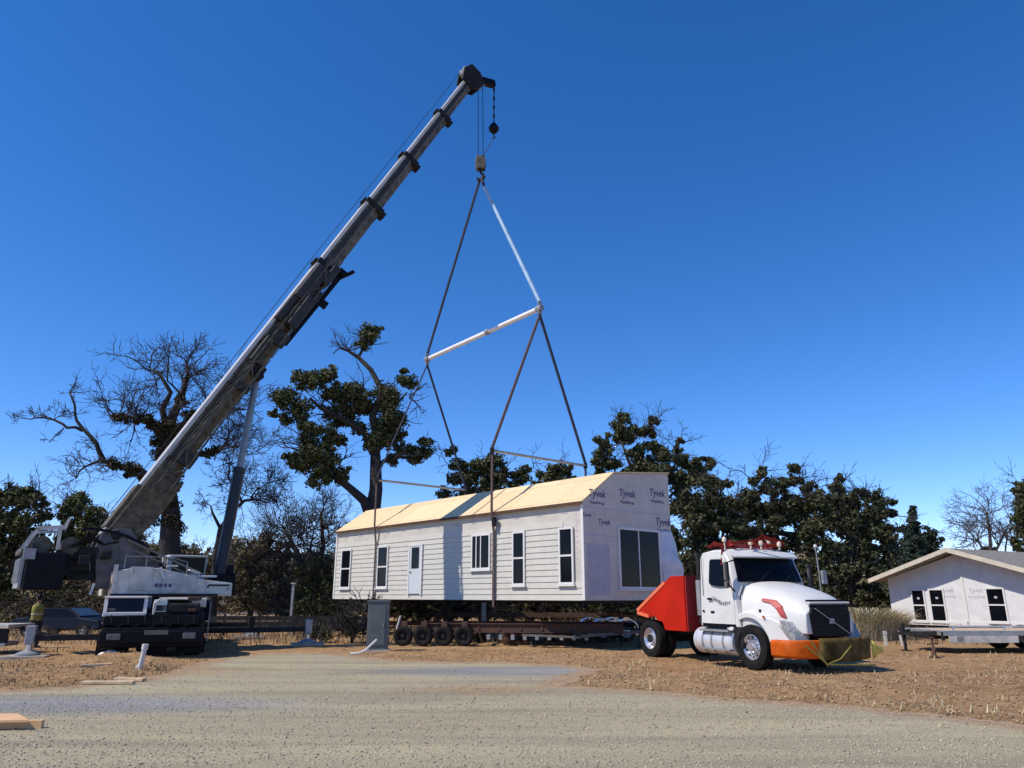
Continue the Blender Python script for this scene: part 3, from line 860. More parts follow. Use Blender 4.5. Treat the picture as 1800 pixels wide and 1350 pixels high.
# outriggers: beam, jack, float plate (x along the carrier, reach to a side)
def c2w(x, y, z=0):
    v = Cm @ Vector((x, y, z)); a = CA
    return Vector((CC.x + v.x * math.cos(a) - v.y * math.sin(a), CC.y + v.x * math.sin(a) + v.y * math.cos(a), v.z))
def w2c(p):
    q = Vector((p.x - CC.x, p.y - CC.y, p.z)); q = Matrix.Rotation(-CA, 3, 'Z') @ q
    return Cm.inverted() @ q
for (px, py, jm) in ((47, 1161, 'grey_steel'), (540, 1137, 'grey_steel'), (440, 1124, 'dark_steel')):
    g_ = on_ground(px, py); q = w2c(g_)
    sy = 1 if q.y > 0 else -1
    b_ = MB(Cm); b_.box((q.x, sy * .9 + (q.y - sy * .9) / 2, .58), (.20, abs(q.y - sy * .9), .16)); beam = cpart(b_, 'outrigger_beam', 'dark_steel', bevel=.02)
    b_ = MB(Cm); b_.box((q.x, q.y, .66), (.26, .24, .5)); b_.build('jack_housing', jm, beam, bevel=.03)
    b_ = MB(Cm); b_.cyl((q.x, q.y, .24), (q.x, q.y, .75), .085, 14); b_.build('jack_leg', 'bright_steel', beam, smooth=True)
    b_ = MB(Cm); b_.lathe([(.14, 0.001), (.14, .30), (.18, .30), (.27, .12), (.27, .001)], 24, 'Z', (q.x, q.y, 0)); b_.build('float_plate', 'grey_steel', beam, smooth=True)
    pg = MB(Matrix.Translation((g_.x, g_.y, 0)) @ Matrix.Rotation(R(12), 4, 'Z'))
    big = 1.15 if px < 100 else 1.1
    pg.box((0, 0, .085), (big, .8, .10)); pad_l = {47: 'weathered timber mat under the outrigger by the worker', 540: 'weathered timber mat under the outrigger nearest the house', 440: 'small timber mat under the rear outrigger behind the crane'}[px]
    o = pg.build('outrigger_pad', mat('mat_timber', (.32, .28, .23), .85, var=.3, scale=6), world=True, bevel=.01); tag(o, pad_l, 'pad', 'outrigger pads')
# ---- turntable and superstructure
mb = MB(); mb.cyl((0, 0, 1.34), (0, 0, 1.66), .85, 32); cpart(mb, 'turntable', 'dark_steel', smooth=True)
mb = MB()
prof = [(-1.75, 1.68), (1.75, 1.68), (1.75, 2.10), (.9, 2.18), (.1, 2.40), (-.5, 2.52), (-1.2, 2.54), (-1.75, 2.40)]
mb.prism(prof, -1.32, -.52); cpart(mb, 'side_body', 'crane_paint', bevel=.03)
mb = MB(); mb.prism([(-1.75, 1.68), (.3, 1.68), (.3, 2.2), (-1.75, 2.5)], .55, 1.32); cpart(mb, 'side_body', 'crane_paint', bevel=.03)
mb = MB(); mb.box((0, 0, 1.86), (3.3, 1.0, .36)); cpart(mb, 'slew_frame', 'dark_steel', bevel=.03)
# panel lines, doors, hatch, small details on the visible side
mb = MB()
mb.box((-1.0, -1.335, 2.2), (.62, .03, .7)); cpart(mb, 'access_door', 'crane_paint', bevel=.01)
mb = MB(); mb.box((.1, -1.335, 2.05), (1.0, .03, .55)); cpart(mb, 'access_door', 'crane_paint', bevel=.01)
mb = MB(); mb.box((1.32, -1.328, 1.92), (.78, .02, .34)); pl = cpart(mb, 'side_plate', mat('pale_green_grey', (.48, .53, .49), .5, var=.12), bevel=.01)
mb = MB(); mb.box((1.32, -1.341, 2.02), (.66, .012, .06)); mb.box((.98, -1.341, 1.97), (.08, .012, .05)); mb.box((1.6, -1.341, 1.9), (.05, .012, .05)); mb.build('name_marks', 'boom_edge', pl)
mb = MB()
for i in range(4): mb.box((-.55 + i * .13, -1.358, 2.01), (.085, .012, .10))
cpart(mb, 'name_marks', 'marks')
mb = MB(); mb.box((-.25, -1.36, 1.72), (3.1, .05, .07)); cpart(mb, 'lower_rail', 'dark_steel')
mb = MB(); mb.box((-1.72, -1.25, 2.15), (.10, .2, .9)); cpart(mb, 'corner_post', 'crane_paint')
mb = MB(); mb.bar((-.50, -1.36, 2.55), (-.36, -1.36, 2.2), .05, .08); cpart(mb, 'grab_bar', 'white_paint')
mb = MB(); mb.box((-.12, -1.2, 2.60), (.3, .2, .05)); mb.box((.55, -1.15, 2.44), (.34, .3, .05), Matrix.Rotation(R(18), 3, 'Y')); mb.box((1.0, -1.1, 2.30), (.5, .3, .06)); cpart(mb, 'deck_cover', 'white_paint', bevel=.01)
mb = MB(); mb.bar((-2.25, -1.3, 2.05), (-2.32, -1.3, 1.72), .06, .06); cpart(mb, 'mirror_arm', 'white_paint')
# clutter on and under the machine: pipes, valves, lockers, ladder
cr_ = random.Random(5)
for k in range(9):
    mb = MB(Cm); x = cr_.uniform(2.0, 3.4); y = cr_.uniform(-1.2, 1.25); h = cr_.uniform(.05, .16)
    mb.box((x, y, 1.26 + h / 2), (cr_.uniform(.1, .35), cr_.uniform(.1, .3), h)); cpart(mb, 'deck_fitting', ('grey_steel', 'tan_plate', 'rust', 'crane_paint')[k % 4], bevel=.01)
for k in range(6):
    mb = MB(Cm); y = -1.1 + .42 * k
    mb.tube([(3.58, y, 1.18), (3.70, y + .05, .98), (3.66, y + .2, .86), (3.60, y + .3, .92)], .018, 6); cpart(mb, 'hydraulic_hose', 'rubber', smooth=True)
mb = MB(Cm)
for z in (.45, .72, .99): mb.box((2.0, 1.42, z), (.42, .05, .03))
mb.bar((1.79, 1.42, .38), (1.79, 1.42, 1.5), .03, .03); mb.bar((2.21, 1.42, .38), (2.21, 1.42, 1.5), .03, .03); cpart(mb, 'ladder', 'grey_steel')
mb = MB()
for x in (-1.5, -.9, -.3, .3): mb.bar((x, -1.28, 2.5 - max(0, x + .2) * .3), (x, -1.28, 2.86 - max(0, x + .2) * .3), .02, .02)
mb.bar((-1.5, -1.28, 2.86), (-.2, -1.28, 2.86), .022, .022); mb.bar((-.2, -1.28, 2.86), (.3, -1.28, 2.72), .022, .022); cpart(mb, 'deck_handrail', 'grey_steel')
mb = MB()
for k in range(8): mb.box((-4.16, -1.1 + .3 * k, 2.95), (.12, .16, .10 + .05 * (k % 3)))
cpart(mb, 'rear_valve_block', 'tan_plate', bevel=.01)
mb = MB(); mb.box((-4.0, -1.25, 2.85), (.3, .1, .3)); cpart(mb, 'work_lamp', 'grey_steel', bevel=.01)
# pivot cheek plates, curved dark frame around the boom foot
for y in (-.62, .62):
    mb = MB(); mb.prism([(-2.1, 1.9), (-.2, 1.9), (-.1, 2.5), (-.9, 3.1), (-1.35, 3.72), (-1.75, 3.72), (-2.15, 3.55), (-2.3, 3.1), (-2.2, 2.6)], y - .05, y + .05); cpart(mb, 'pivot_plate', mat('pivot_grey', (.07, .068, .068), .55, scale=4, col2=(.16, .15, .15), spec=.3), bevel=.02)
mb = MB()
arc = [(-2.55 + 2.35 * math.cos(R(a)), 2.05 + 1.62 * math.sin(R(a))) for a in range(6, 100, 8)]
for a, b_ in zip(arc[:-1], arc[1:]): mb.bar((a[0], -.70, a[1]), (b_[0], -.70, b_[1]), .08, .14, up=(0, 1, 0))
cpart(mb, 'hose_guard', 'black_paint')
mb = MB(); mb.cyl((-1.75, -.75, 3.5), (-1.75, .75, 3.5), .14, 16); cpart(mb, 'boom_pin', 'dark_steel', smooth=True)
# diagonal walkway rail from the pivot down to the deck
mb = MB(); mb.bar((-1.4, -.85, 3.35), (.95, -.85, 2.35), .06, .13, up=(0, 1, 0)); mb.bar((-1.2, -.85, 3.05), (.6, -.85, 2.3), .05, .08, up=(0, 1, 0)); cpart(mb, 'ladder_rail', 'tan_plate')
# counterweight, winches and machinery at the rear
mb = MB(); mb.box((-3.55, 0, 2.38), (1.0, 2.55, 1.05)); cw = cpart(mb, 'counterweight', 'black_paint', bevel=.05)
mb = MB(); mb.box((-4.11, 0, 2.3), (.08, 2.2, .8)); 
for i in range(5): mb.box((-4.17, -1 + .5 * i, 2.4), (.05, .1, .7))
mb.build('rear_grille', 'grey_steel', cw, bevel=.01)
mb = MB(); mb.box((-2.75, 0, 2.55), (.8, 1.0, .5)); mb.box((-2.3, 0, 2.3), (1.2, 1.0, .3)); cpart(mb, 'rear_frame', 'dark_steel')
for x in (-3.7, -2.95):
    mb = MB(); mb.cyl((x, -.65, 3.16), (x, .65, 3.16), .17, 20); mb.cyl((x, -.7, 3.16), (x, -.64, 3.16), .25, 20); mb.cyl((x, .64, 3.16), (x, .7, 3.16), .25, 20); cpart(mb, 'hoist_winch', 'boom_paint', smooth=True)
mb = MB(); mb.bar((-4.15, -.95, 3.0), (-3.85, -.95, 3.6), .08, .08); mb.bar((-3.9, -.95, 3.6), (-3.2, -.95, 3.66), .08, .12); mb.bar((-3.3, -.95, 3.0), (-3.3, -.95, 3.66), .08, .08); mb.bar((-3.2, -.95, 3.6), (-3.1, -.95, 3.95), .07, .07); mb.bar((-4.15, .95, 3.0), (-3.85, .95, 3.6), .08, .08); mb.bar((-3.9, .95, 3.6), (-3.2, .95, 3.66), .08, .08)
cpart(mb, 'guard_rail', 'crane_paint')
mb = MB(); mb.box((-2.5, -.62, 2.95), (.7, .1, .4)); mb.box((-2.55, -.8, 2.72), (.3, .3, .3)); mb.cyl((-2.15, -.85, 2.9), (-1.85, -.85, 2.9), .14, 16); cpart(mb, 'machinery', 'dark_steel', bevel=.03)
mb = MB()
for k in range(5): mb.tube([(-3.0 + .1 * k, -.95, 3.1), (-2.6, -1.05 - .02 * k, 3.35 + .05 * k), (-2.1, -.95, 3.2), (-1.8 + .03 * k, -.8, 3.3)], .03, 6)
cpart(mb, 'hydraulic_hose', 'rubber', smooth=True)
# operator cab on the far (left) side
mb = MB(); mb.box((.75, 1.05, 3.00), (1.25, .92, .06)); mb.box((.75, 1.05, 2.2), (1.2, .9, .5)); mb.bar((.15, .62, 2.4), (.15, .62, 2.98), .16, .1); mb.bar((.15, 1.48, 2.4), (.15, 1.48, 2.98), .12, .08); mb.bar((1.3, .62, 2.4), (1.36, .62, 2.98), .05, .06); mb.bar((1.3, 1.48, 2.4), (1.36, 1.48, 2.98), .05, .06)
oc = cpart(mb, 'operator_cab', 'white_paint', bevel=.02)
mb = MB(); mb.box((.75, .61, 2.7), (1.1, .02, .5)); mb.box((1.34, 1.05, 2.7), (.02, .85, .5)); mb.build('cab_window', 'glass', oc)
mb = MB(); mb.box((.6, 1.05, 2.62), (.2, .5, .6)); mb.build('seat', 'black_paint', oc, bevel=.05)
mb = MB(); mb.box((1.75, -.0, 2.05), (.7, .9, .7)); mb.box((2.0, .2, 2.3), (.25, .5, .8)); cpart(mb, 'cylinder_mount', 'black_paint', bevel=.05)

# ---- boom: frame x along the boom, z up from its top face
PIV = Vector((-1.75, 0, 3.5)); TIP = Vector((11.4, 0, 26.6))
BA = math.atan2(TIP.z - PIV.z, TIP.x - PIV.x); BL = (TIP - PIV).length
Bm = Matrix.Translation(PIV) @ Matrix.Rotation(-BA, 4, 'Y')
secs = [(-.15, .475 * BL, .80, .80), (.475 * BL, .622 * BL, .70, .76), (.622 * BL, .748 * BL, .61, .68), (.748 * BL, .878 * BL, .53, .60), (.878 * BL, .985 * BL, .45, .52)]
ztop = .36
names = ['boom_base', 'boom_section', 'boom_section', 'boom_section', 'boom_section']
for i, (a, b_, wd, ht) in enumerate(secs):
    zt = ztop - .02 * i
    hw_, c = wd / 2, .16
    ring = lambda x: [(x, -hw_, zt), (x, hw_, zt), (x, hw_, zt - ht * .55), (x, hw_ * .55, zt - ht), (x, -hw_ * .55, zt - ht), (x, -hw_, zt - ht * .55)]
    mb = MB(Bm)
    mb.loft([ring(a), ring(b_)])
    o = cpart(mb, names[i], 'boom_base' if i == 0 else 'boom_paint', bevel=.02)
    t = MB(Bm); t.box(((a + b_) / 2, 0, zt + .012), (b_ - a - .1, wd * 1.03, .02)); t.box(((a + b_) / 2, -hw_ - .012, zt - .045), (b_ - a - .1, .02, .11)); t.build('sunlit_strip', 'boom_sunlit', o)  # pale strips painting the sunlit top edge of the boom
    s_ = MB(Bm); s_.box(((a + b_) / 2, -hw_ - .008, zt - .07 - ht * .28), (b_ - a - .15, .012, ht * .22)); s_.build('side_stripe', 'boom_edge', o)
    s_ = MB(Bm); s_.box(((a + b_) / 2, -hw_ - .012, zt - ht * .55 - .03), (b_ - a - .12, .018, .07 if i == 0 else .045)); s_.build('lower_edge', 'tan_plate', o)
    if i:
        k = MB(Bm)
        wp, hp = secs[i - 1][2], secs[i - 1][3]
        k.box((a - .05, 0, zt - hp / 2 + .02), (.26, wp + .1, hp + .12)); k.box((a + .02, 0, zt - hp - .12), (.3, wp * .5, .2)); k.box((a - .02, 0, zt + .12), (.18, wp * .6, .12))
        k.build('collar', 'dark_steel', o, bevel=.02)
# stowed lattice jib slung along the right side and under the base section
mb = MB(Bm)
j0, j1 = 1.6, .46 * BL
def jc(s, y, z): return (s, y, z)
for (y, z) in ((-.50, .08), (-.50, -.48), (-.78, .0), (-.78, -.44)):
    mb.bar(jc(j0, y, z), jc(j1 + .8, y * .92, z * .8), .05, .05)
npan = 17
for k in range(npan):
    a = j0 + (j1 - j0) * k / npan; b_ = j0 + (j1 - j0) * (k + 1) / npan
    za, zb = (.0, -.44) if k % 2 else (-.44, .0)
    mb.bar((a, -.78, za), (b_, -.78, zb), .03, .03)
    mb.bar((a, -.50, .08), (b_, -.78, .0), .03, .03); mb.bar((b_, -.50, -.48), (a, -.78, -.44), .03, .03)
cpart(mb, 'folded_jib', 'boom_paint')
mb = MB(Bm)
for s, w0 in ((.12, .5), (.24, .3), (.33, .6), (.42, .5)):
    mb = MB(Bm); mb.box((s * BL, -.50, -.16), (w0, .14, .8)); cpart(mb, 'jib_bracket', 'boom_edge', bevel=.02)
mb = MB(Bm); mb.box((.40 * BL, -.48, .22), (2.6, .3, .3)); mb.box((.30 * BL, -.5, .0), (1.2, .3, .3)); mb.box((.43 * BL, -.50, .05), (1.8, .45, .55)); mb.box((.38 * BL, -.6, -.3), (1.5, .45, .4)); mb.box((.46 * BL, -.5, -.35), (1.0, .5, .3)); cpart(mb, 'jib_foot', 'boom_edge', bevel=.05)
# dark rail hanging below the end of the base section
mb = MB(Bm); mb.bar((.33 * BL, -.35, -.56), (.47 * BL, -.35, -.66), .18, .16, up=(0, 1, 0)); mb.bar((.47 * BL, -.35, -.66), (.497 * BL, -.35, -.98), .14, .2, up=(0, 1, 0)); mb.box((.42 * BL, -.35, -.80), (.3, .14, .3)); mb.box((.36 * BL, -.35, -.5), (.2, .14, .3)); mb.box((.465 * BL, -.35, -.5), (.3, .14, .4)); mb.box((.48 * BL, -.3, -.62), (.25, .5, .3)); cpart(mb, 'jib_stinger', 'black_paint')
mb = MB(Bm); mb.box((.9, 0, .0), (1.6, .98, .9)); mb.prism([(-.5, -.45), (1.0, -.7), (2.4, -.7), (2.6, .30), (-.1, .30)], -.56, -.50); mb.prism([(-.5, -.45), (1.0, -.7), (2.4, -.7), (2.6, .30), (-.1, .30)], .50, .56); cpart(mb, 'boom_foot', 'boom_base', bevel=.03)
# boom head with sheaves
mb = MB(Bm)
mb.prism([(.975 * BL, .42), (1.0 * BL, .66), (1.022 * BL, .5), (1.022 * BL, -.1), (1.01 * BL, -.62), (.985 * BL, -.5), (.975 * BL, -.2)], -.30, -.22)
mb.prism([(.975 * BL, .42), (1.0 * BL, .66), (1.022 * BL, .5), (1.022 * BL, -.1), (1.01 * BL, -.62), (.985 * BL, -.5), (.975 * BL, -.2)], .22, .30)
mb.box((.99 * BL, 0, .1), (.5, .44, .4))
head = cpart(mb, 'boom_head', 'dark_steel', bevel=.02)
SH = [(1.012 * BL, -.36), (1.004 * BL, .42)]
for (s, z) in SH:
    k = MB(Bm); k.lathe([(-.2, .26), (-.16, .30), (-.1, .24), (0, .24), (.1, .24), (.16, .30), (.2, .26), (.2, .001), (-.2, .001), (-.2, .26)], 24, 'Y', (s, 0, z)); k.build('sheave', 'grey_steel', head, smooth=True)
# jib stub reaching forward and down from the head
mb = MB(Bm); mb.bar((1.0 * BL, -.1, .1), (1.035 * BL, -.1, -1.0), .35, .30, up=(0, 1, 0)); mb.build('nose_sheave_arm', 'black_paint', head, bevel=.03)
# lift cylinder
A0 = Vector((1.62, 0, 2.0)); A1 = Bm @ Vector((.268 * BL, 0, -.55))
dv = (A1 - A0)
mb = MB(); mb.tube([A0, A0 + dv * .54], .20, 20); mb.tube([A0 + dv * .525, A0 + dv * .55], .23, 20); cpart(mb, 'cylinder_barrel', mat('barrel', (.014, .022, .032), .4, var=.3, spec=.3), smooth=True)
mb = MB(); mb.tube([A0 + dv * .54, A1], .125, 18); cpart(mb, 'cylinder_rod', mat('rod', (.16, .20, .23), .4, metal=.3, var=.2), smooth=True)
mb = MB(); mb.cyl(A1 - Vector((0, .5, 0)), A1 + Vector((0, .5, 0)), .13, 12); mb.box(A1 + Vector((-.05, 0, .2)), (.5, .8, .4), Matrix.Rotation(-BA, 3, 'Y')); cpart(mb, 'cylinder_pin', 'dark_steel')
# ---- ropes, hook block, ball (world space)
Cw = Matrix.Translation(CC) @ Matrix.Rotation(CA, 4, 'Z')
head_w = Cw @ Bm @ Vector((1.012 * BL + .22, 0, -.36))
tipw = Cw @ Bm @ Vector((1.004 * BL, 0, .42))
Cwi = Cw.inverted()
HB = Vector((HOOK.x, HOOK.y, HOOK.z + .9))     # top of the hook block
mb = MB()
for k in range(4):
    dy = (k - 1.5) * .11
    a = head_w + Vector((-.14 if k % 2 else .1, dy, -.1)); b_ = HB + Vector((-.12 if k % 2 else .12, dy, 0))
    mb.tube([Cwi @ a, Cwi @ b_], .013, 6)
cpart(mb, 'hoist_rope', 'dark_steel')
mb = MB(Bm); mb.tube([(-.5, 0, .55), (.3 * BL, 0, .56), (.47 * BL, 0, .60)], .014, 6); mb.tube([(.47 * BL, 0, .60), (1.0 * BL, 0, .66)], .012, 6); cpart(mb, 'hoist_rope', 'dark_steel')
hb = thing('hook_block', 'heavy steel hook block hanging on ropes below the boom tip', 'hook', (HB.x, HB.y, HOOK.z - .1))
mb = MB(); 
for y in (-.13, .13): mb.prism([(-.22, .35), (-.27, .7), (-.2, 1.08), (.2, 1.08), (.27, .7), (.22, .35)], y - .03, y + .03)
mb.box((0, 0, .45), (.3, .24, .12)); body = mb.build('block_body', 'boom_paint', hb, bevel=.02)
mb = MB()
for y in (-.05, .05): mb.lathe([(y - .03, .21), (y, .17), (y + .03, .21), (y + .03, .001), (y - .03, .001), (y - .03, .21)], 24, 'Y', (0, 0, .75))
mb.build('sheave', 'dark_steel', hb, smooth=True)
hk = [(0, 0, .42), (0, 0, .22), (.10, 0, .12), (.17, 0, -.02), (.12, 0, -.17), (0, 0, -.23), (-.12, 0, -.18), (-.17, 0, -.05)]
mb = MB(); mb.tube(hk, [.06, .06, .07, .08, .08, .08, .065, .03], 10); mb.build('hook', 'dark_steel', hb, smooth=True)
bw = Cw @ Bm @ Vector((1.035 * BL, -.1, -1.0))
bx = at(855, 226, bw.y)
bl = thing('overhaul_ball', 'black overhaul ball hanging on its own chain beside the hoist ropes', 'ball', (bw.x, bw.y, bx.z))
mb = MB(); mb.lathe([(-.28, .001), (-.25, .12), (-.1, .25), (.05, .26), (.2, .16), (.34, .07), (.34, .001)], 20, 'Z'); mb.build('weight', 'black_paint', bl, smooth=True)
mb = MB()
nl = 9; Lc = bw.z - bx.z - .3
for i in range(nl):
    z = .36 + Lc * i / nl
    mb.box((0, 0, z + Lc / nl / 2), (.10 if i % 2 else .05, .05 if i % 2 else .10, Lc / nl * .82))
mb.build('chain', 'dark_steel', bl, bevel=.01)
mb = MB(); mb.tube([(0, 0, -.28), (0, 0, -.4), (.07, 0, -.5), (0, 0, -.58), (-.07, 0, -.52)], .03, 8); mb.build('hook', 'dark_steel', bl, smooth=True)
mb = MB(); mb.tube([Vector((bw.x, bw.y, bx.z - .5)), HB + Vector((.1, 0, .1))], .02, 6); o = mb.build('tag_line', 'strap_dark', world=True); tag(o, 'thin tag line between the black ball and the hook block', 'rope')
# ================================================================== semi truck
TO = Vector((6.74, 19.24, 0)); TR = math.atan2(-.907, .42)
truck = thing('semi_truck', 'white semi truck tractor with orange rear box and bumper parked beside the hanging house', 'truck', TO, TR)
def tp(mb, name, m, parent=truck, **k): return mb.build(name, m, parent, **k)
def lin(a, b, t): return a + (b - a) * t
WR = .52
def arc_pts(cx, cz, r, a0, a1, n): return [(cx + r * math.cos(R(lin(a0, a1, i / n))), cz + r * math.sin(R(lin(a0, a1, i / n)))) for i in range(n + 1)]
# cab shell (profile x,z) lofted across y with tumblehome
def cab_prof(k):  # k: 0 at side, shrinks toward the top
    return [(-1.75, .95), (-1.76, 2.72), (-1.66, 2.85), (-1.3, 2.90), (-.78, 2.88), (-.62, 2.80), (-.50, 2.62), (-.30, 2.02), (-.22, 1.5), (-.22, .95)]
def cab_ring(y):
    out = []
    for (x, z) in cab_prof(0):
        f = 1 - .10 * max(0, (z - 1.9)) / 1.0
        fx = 0
        if x > -1: fx = -.16 * (abs(y) / 1.2) ** 3 * (1 if z > 1.4 else .3)
        out.append((x + fx, y * f, z - (.07 * (abs(y) / 1.2) ** 4 if z > 2.7 else 0)))
    return out
mb = MB(); mb.loft([cab_ring(y) for y in (-1.2, -1.1, -.8, -.4, 0, .4, .8, 1.1, 1.2)])
cabm = tp(mb, 'cab', 'white_paint', smooth=True, bevel=.03)
# door: a raised skin with seam
def side_panel(poly, y0, th, f=True):
    """panel on the right side (y negative), follows the tumblehome"""
    m_ = MB(); n = len(poly)
    def Y(z, o): 
        return -(1.2 * (1 - .10 * max(0, (z - 1.9)) / 1.0) + o)
    vs = [(x, Y(z, y0), z) for x, z in poly] + [(x, Y(z, y0 + th), z) for x, z in poly]
    fs = [tuple(range(n)), tuple(range(2 * n - 1, n - 1, -1))] + [(i, (i + 1) % n, (i + 1) % n + n, i + n) for i in range(n)]
    return m_.add(vs, fs)
def mirror_y(mb_):
    r = MB(); r.v = [Vector((p.x, -p.y, p.z)) for p in mb_.v]; r.f = [tuple(reversed(f)) for f in mb_.f]; return r
door_poly = [(-1.42, 1.02), (-1.42, 2.66), (-1.36, 2.72), (-.84, 2.70), (-.74, 2.62), (-.50, 1.98), (-.42, 1.5), (-.42, 1.02)]
win_poly = [(-1.33, 2.04), (-1.33, 2.56), (-1.28, 2.61), (-.92, 2.60), (-.84, 2.54), (-.62, 2.02), (-.62, 1.92), (-.95, 1.92), (-1.24, 1.96), (-1.30, 1.99)]
for s in (0, 1):
    a = side_panel(door_poly, .002, .012); b_ = side_panel(win_poly, .013, .012)
    if s: a, b_ = mirror_y(a), mirror_y(b_)
    dr = tp(a, 'door', 'white_paint', bevel=.006); b_.build('side_window', 'glass', dr, bevel=.004)
    h = MB(); h.box((-1.32, -1.225, 1.62), (.16, .03, .05)); (mirror_y(h) if s else h).build('handle', 'black_paint', dr)
    if not s:
        # lettering too small to read on the door: an arc of short grey strokes
        t_ = MB()
        for i in range(9):
            x = -1.18 + i * .075; z = 1.60 + .035 * math.cos(i * .7) - .012 * i
            t_.box((x, -1.217, z), (.035, .006, .075 if i % 3 else .11))
        t_.build('door_lettering', 'grey_steel', dr)
        t_ = MB(); t_.box((-1.62, -1.204, 1.32), (.07, .006, .05)); t_.box((-1.25, -1.217, 1.30), (.14, .006, .05)); t_.build('number_marks', 'black_paint', dr)
# windscreen
mb = MB()
ws = []
for z, x in ((2.03, -.285), (2.62, -.485)):
    ws.append([(x + .022 - .17 * (abs(y) / 1.2) ** 3, y * (1 - .10 * (z - 1.9)), z) for y in (-1.06, -.8, -.5, -.2, 0, .2, .5, .8, 1.06)])
ws2 = [[(p[0] - .02, p[1], p[2]) for p in r] for r in ws]
n = 9
vs = ws[0] + ws[1] + ws2[0] + ws2[1]
fs = []
for i in range(n - 1):
    fs.append((i, i + 1, n + i + 1, n + i)); fs.append((2 * n + i, 3 * n + i, 3 * n + i + 1, 2 * n + i + 1))
    fs.append((i, 2 * n + i, 2 * n + i + 1, i + 1)); fs.append((n + i, n + i + 1, 3 * n + i + 1, 3 * n + i))
fs += [(0, n, 3 * n, 2 * n), (n - 1, 3 * n - 1, 4 * n - 1, 2 * n - 1)]
mb.add(vs, fs); wsc = tp(mb, 'windscreen', 'glass')
for y0 in (-.5, .3):
    k = MB(); k.bar((-.25, y0, 2.03), (-.33, y0 + .42, 2.30), .02, .02); k.build('wiper', 'black_paint', wsc)
# sun visor
mb = MB(); mb.loft([[(-.52 - .17 * (abs(y) / 1.2) ** 3, y, 2.80), (-.30 - .22 * (abs(y) / 1.2) ** 3, y, 2.66), (-.30 - .22 * (abs(y) / 1.2) ** 3, y, 2.63), (-.55 - .17 * (abs(y) / 1.2) ** 3, y, 2.76)] for y in (-1.05, -.7, -.35, 0, .35, .7, 1.05)]); tp(mb, 'sun_visor', 'white_paint', smooth=True)
# hood: lofted sections from cowl to nose
def hood_ring(x):
    t = (x + .3) / 1.78           # 0 cowl, 1 nose
    zt = lin(2.05, 1.62, t ** 1.25) - (.10 * max(0, t - .85) / .15)
    wt = lin(.92, .60, t)          # half width of the top
    ws_ = lin(1.14, .72, t ** 1.1)  # half width at belt
    zb = lin(1.60, 1.30, t)
    wl = lin(1.16, .74, t ** 1.3)
    z0 = .86
    P = [(0, zt), (wt * .5, zt - .012), (wt * .82, zt - .06), (wt, zt - .13), (ws_, zb), (wl, lin(1.25, 1.05, t)), (wl * .98, z0)]
    return [(x, y, z) for y, z in P] + [(x, -y, z) for y, z in reversed(P[1:])]
mb = MB(); mb.loft([hood_ring(x) for x in (-.30, -.1, .15, .4, .65, .9, 1.15, 1.35, 1.46, 1.50)])
hood = tp(mb, 'hood', 'white_paint', smooth=True, bevel=.02)
# wings: arch over the front wheel flowing forward into the lamp housing
for s in (-1, 1):
    outer = [(-.80, .95)] + arc_pts(0, WR + .02, .80, 148, 60, 9) + [(.75, 1.20), (1.05, 1.10), (1.28, .96), (1.36, .80), (1.34, .66), (.72, .66)]
    inner = arc_pts(0, WR + .02, .66, 12, 150, 12)
    prof = outer + [(.66, .66)] + inner + [(-.62, .86)]
    def ring(y, k=1.0, dz=0):
        return [(x, y, z + dz) for x, z in prof]
    mb = MB()
    n = len(prof)
    mb.loft([[(x, s * (.55 if x > .5 else .78), z + (.12 if z > 1 else 0)) for x, z in prof],
             [(x, s * (1.02 - .16 * max(0, x - .4)), z + (.05 if z > 1 else 0)) for x, z in prof],
             [(x, s * (1.20 - .22 * max(0, x - .5) ** 1.2), z - .02) for x, z in prof]])
    fw_ = tp(mb, 'fender', 'white_paint', smooth=True, bevel=.03)
    hl = MB()
    q = [(.98, 1.16), (1.12, 1.12), (1.36, .86), (1.40, .72), (1.22, .74), (1.06, .92)]
    hl.loft([[(x + .02, s * (.62 + .0 * x), z) for x, z in q], [(x + .015, s * (1.20 - .22 * max(0, x - .5) ** 1.2 + .012), z - .01) for x, z in q]])
    ho = hl.build('headlight', mat('lamp_lens', (.10, .12, .13), .12, var=.3, scale=14, col2=(.40, .42, .42)), fw_, smooth=True)
    # wheels
    t = MB(); ri = MB(); wheel_mb(t, ri, (0, s * 1.03, WR), WR, .30, s, 40)
    w0 = tp(t, 'wheel', 'rubber', smooth=True); ri.build('rim', 'bright_steel', w0, smooth=True)
    hb_ = MB()
    for k in range(10):
        a = 2 * math.pi * k / 10
        hb_.cyl((.135 * math.cos(a), s * 1.09, WR + .135 * math.sin(a)), (.135 * math.cos(a), s * 1.135, WR + .135 * math.sin(a)), .017, 8)
        a += .31
    hb_.cyl((0, s * 1.05, WR), (0, s * 1.19, WR), .075, 14); hb_.build('hub', 'bright_steel', w0)
    hh = MB()
    for k in range(10):
        a = 2 * math.pi * k / 10 + .3
        hh.cyl((.225 * math.cos(a), s * 1.095, WR + .225 * math.sin(a)), (.225 * math.cos(a), s * 1.108, WR + .225 * math.sin(a)), .026, 10)
    hh.build('hand_hole', 'black_paint', w0)
    # cheek between hood side and fender
    ck = MB(); ck.box((-.45, s * 1.05, .72), (.42, .26, .5)); tp(ck, 'step_panel', 'dark_steel', bevel=.02)
    # mirrors
    mm = MB(); mm.tube([(-.45, s * 1.12, 2.55), (-.35, s * 1.38, 2.50), (-.35, s * 1.38, 1.95), (-.42, s * 1.16, 1.80)], .02, 8); arm = tp(mm, 'mirror_arm', 'black_paint')
    mm = MB(); mm.box((-.42, s * 1.38, 2.28), (.07, .15, .46)); mm.box((-.42, s * 1.38, 1.96), (.08, .14, .16)); mm.build('mirror', 'tan_plate', arm, bevel=.03)
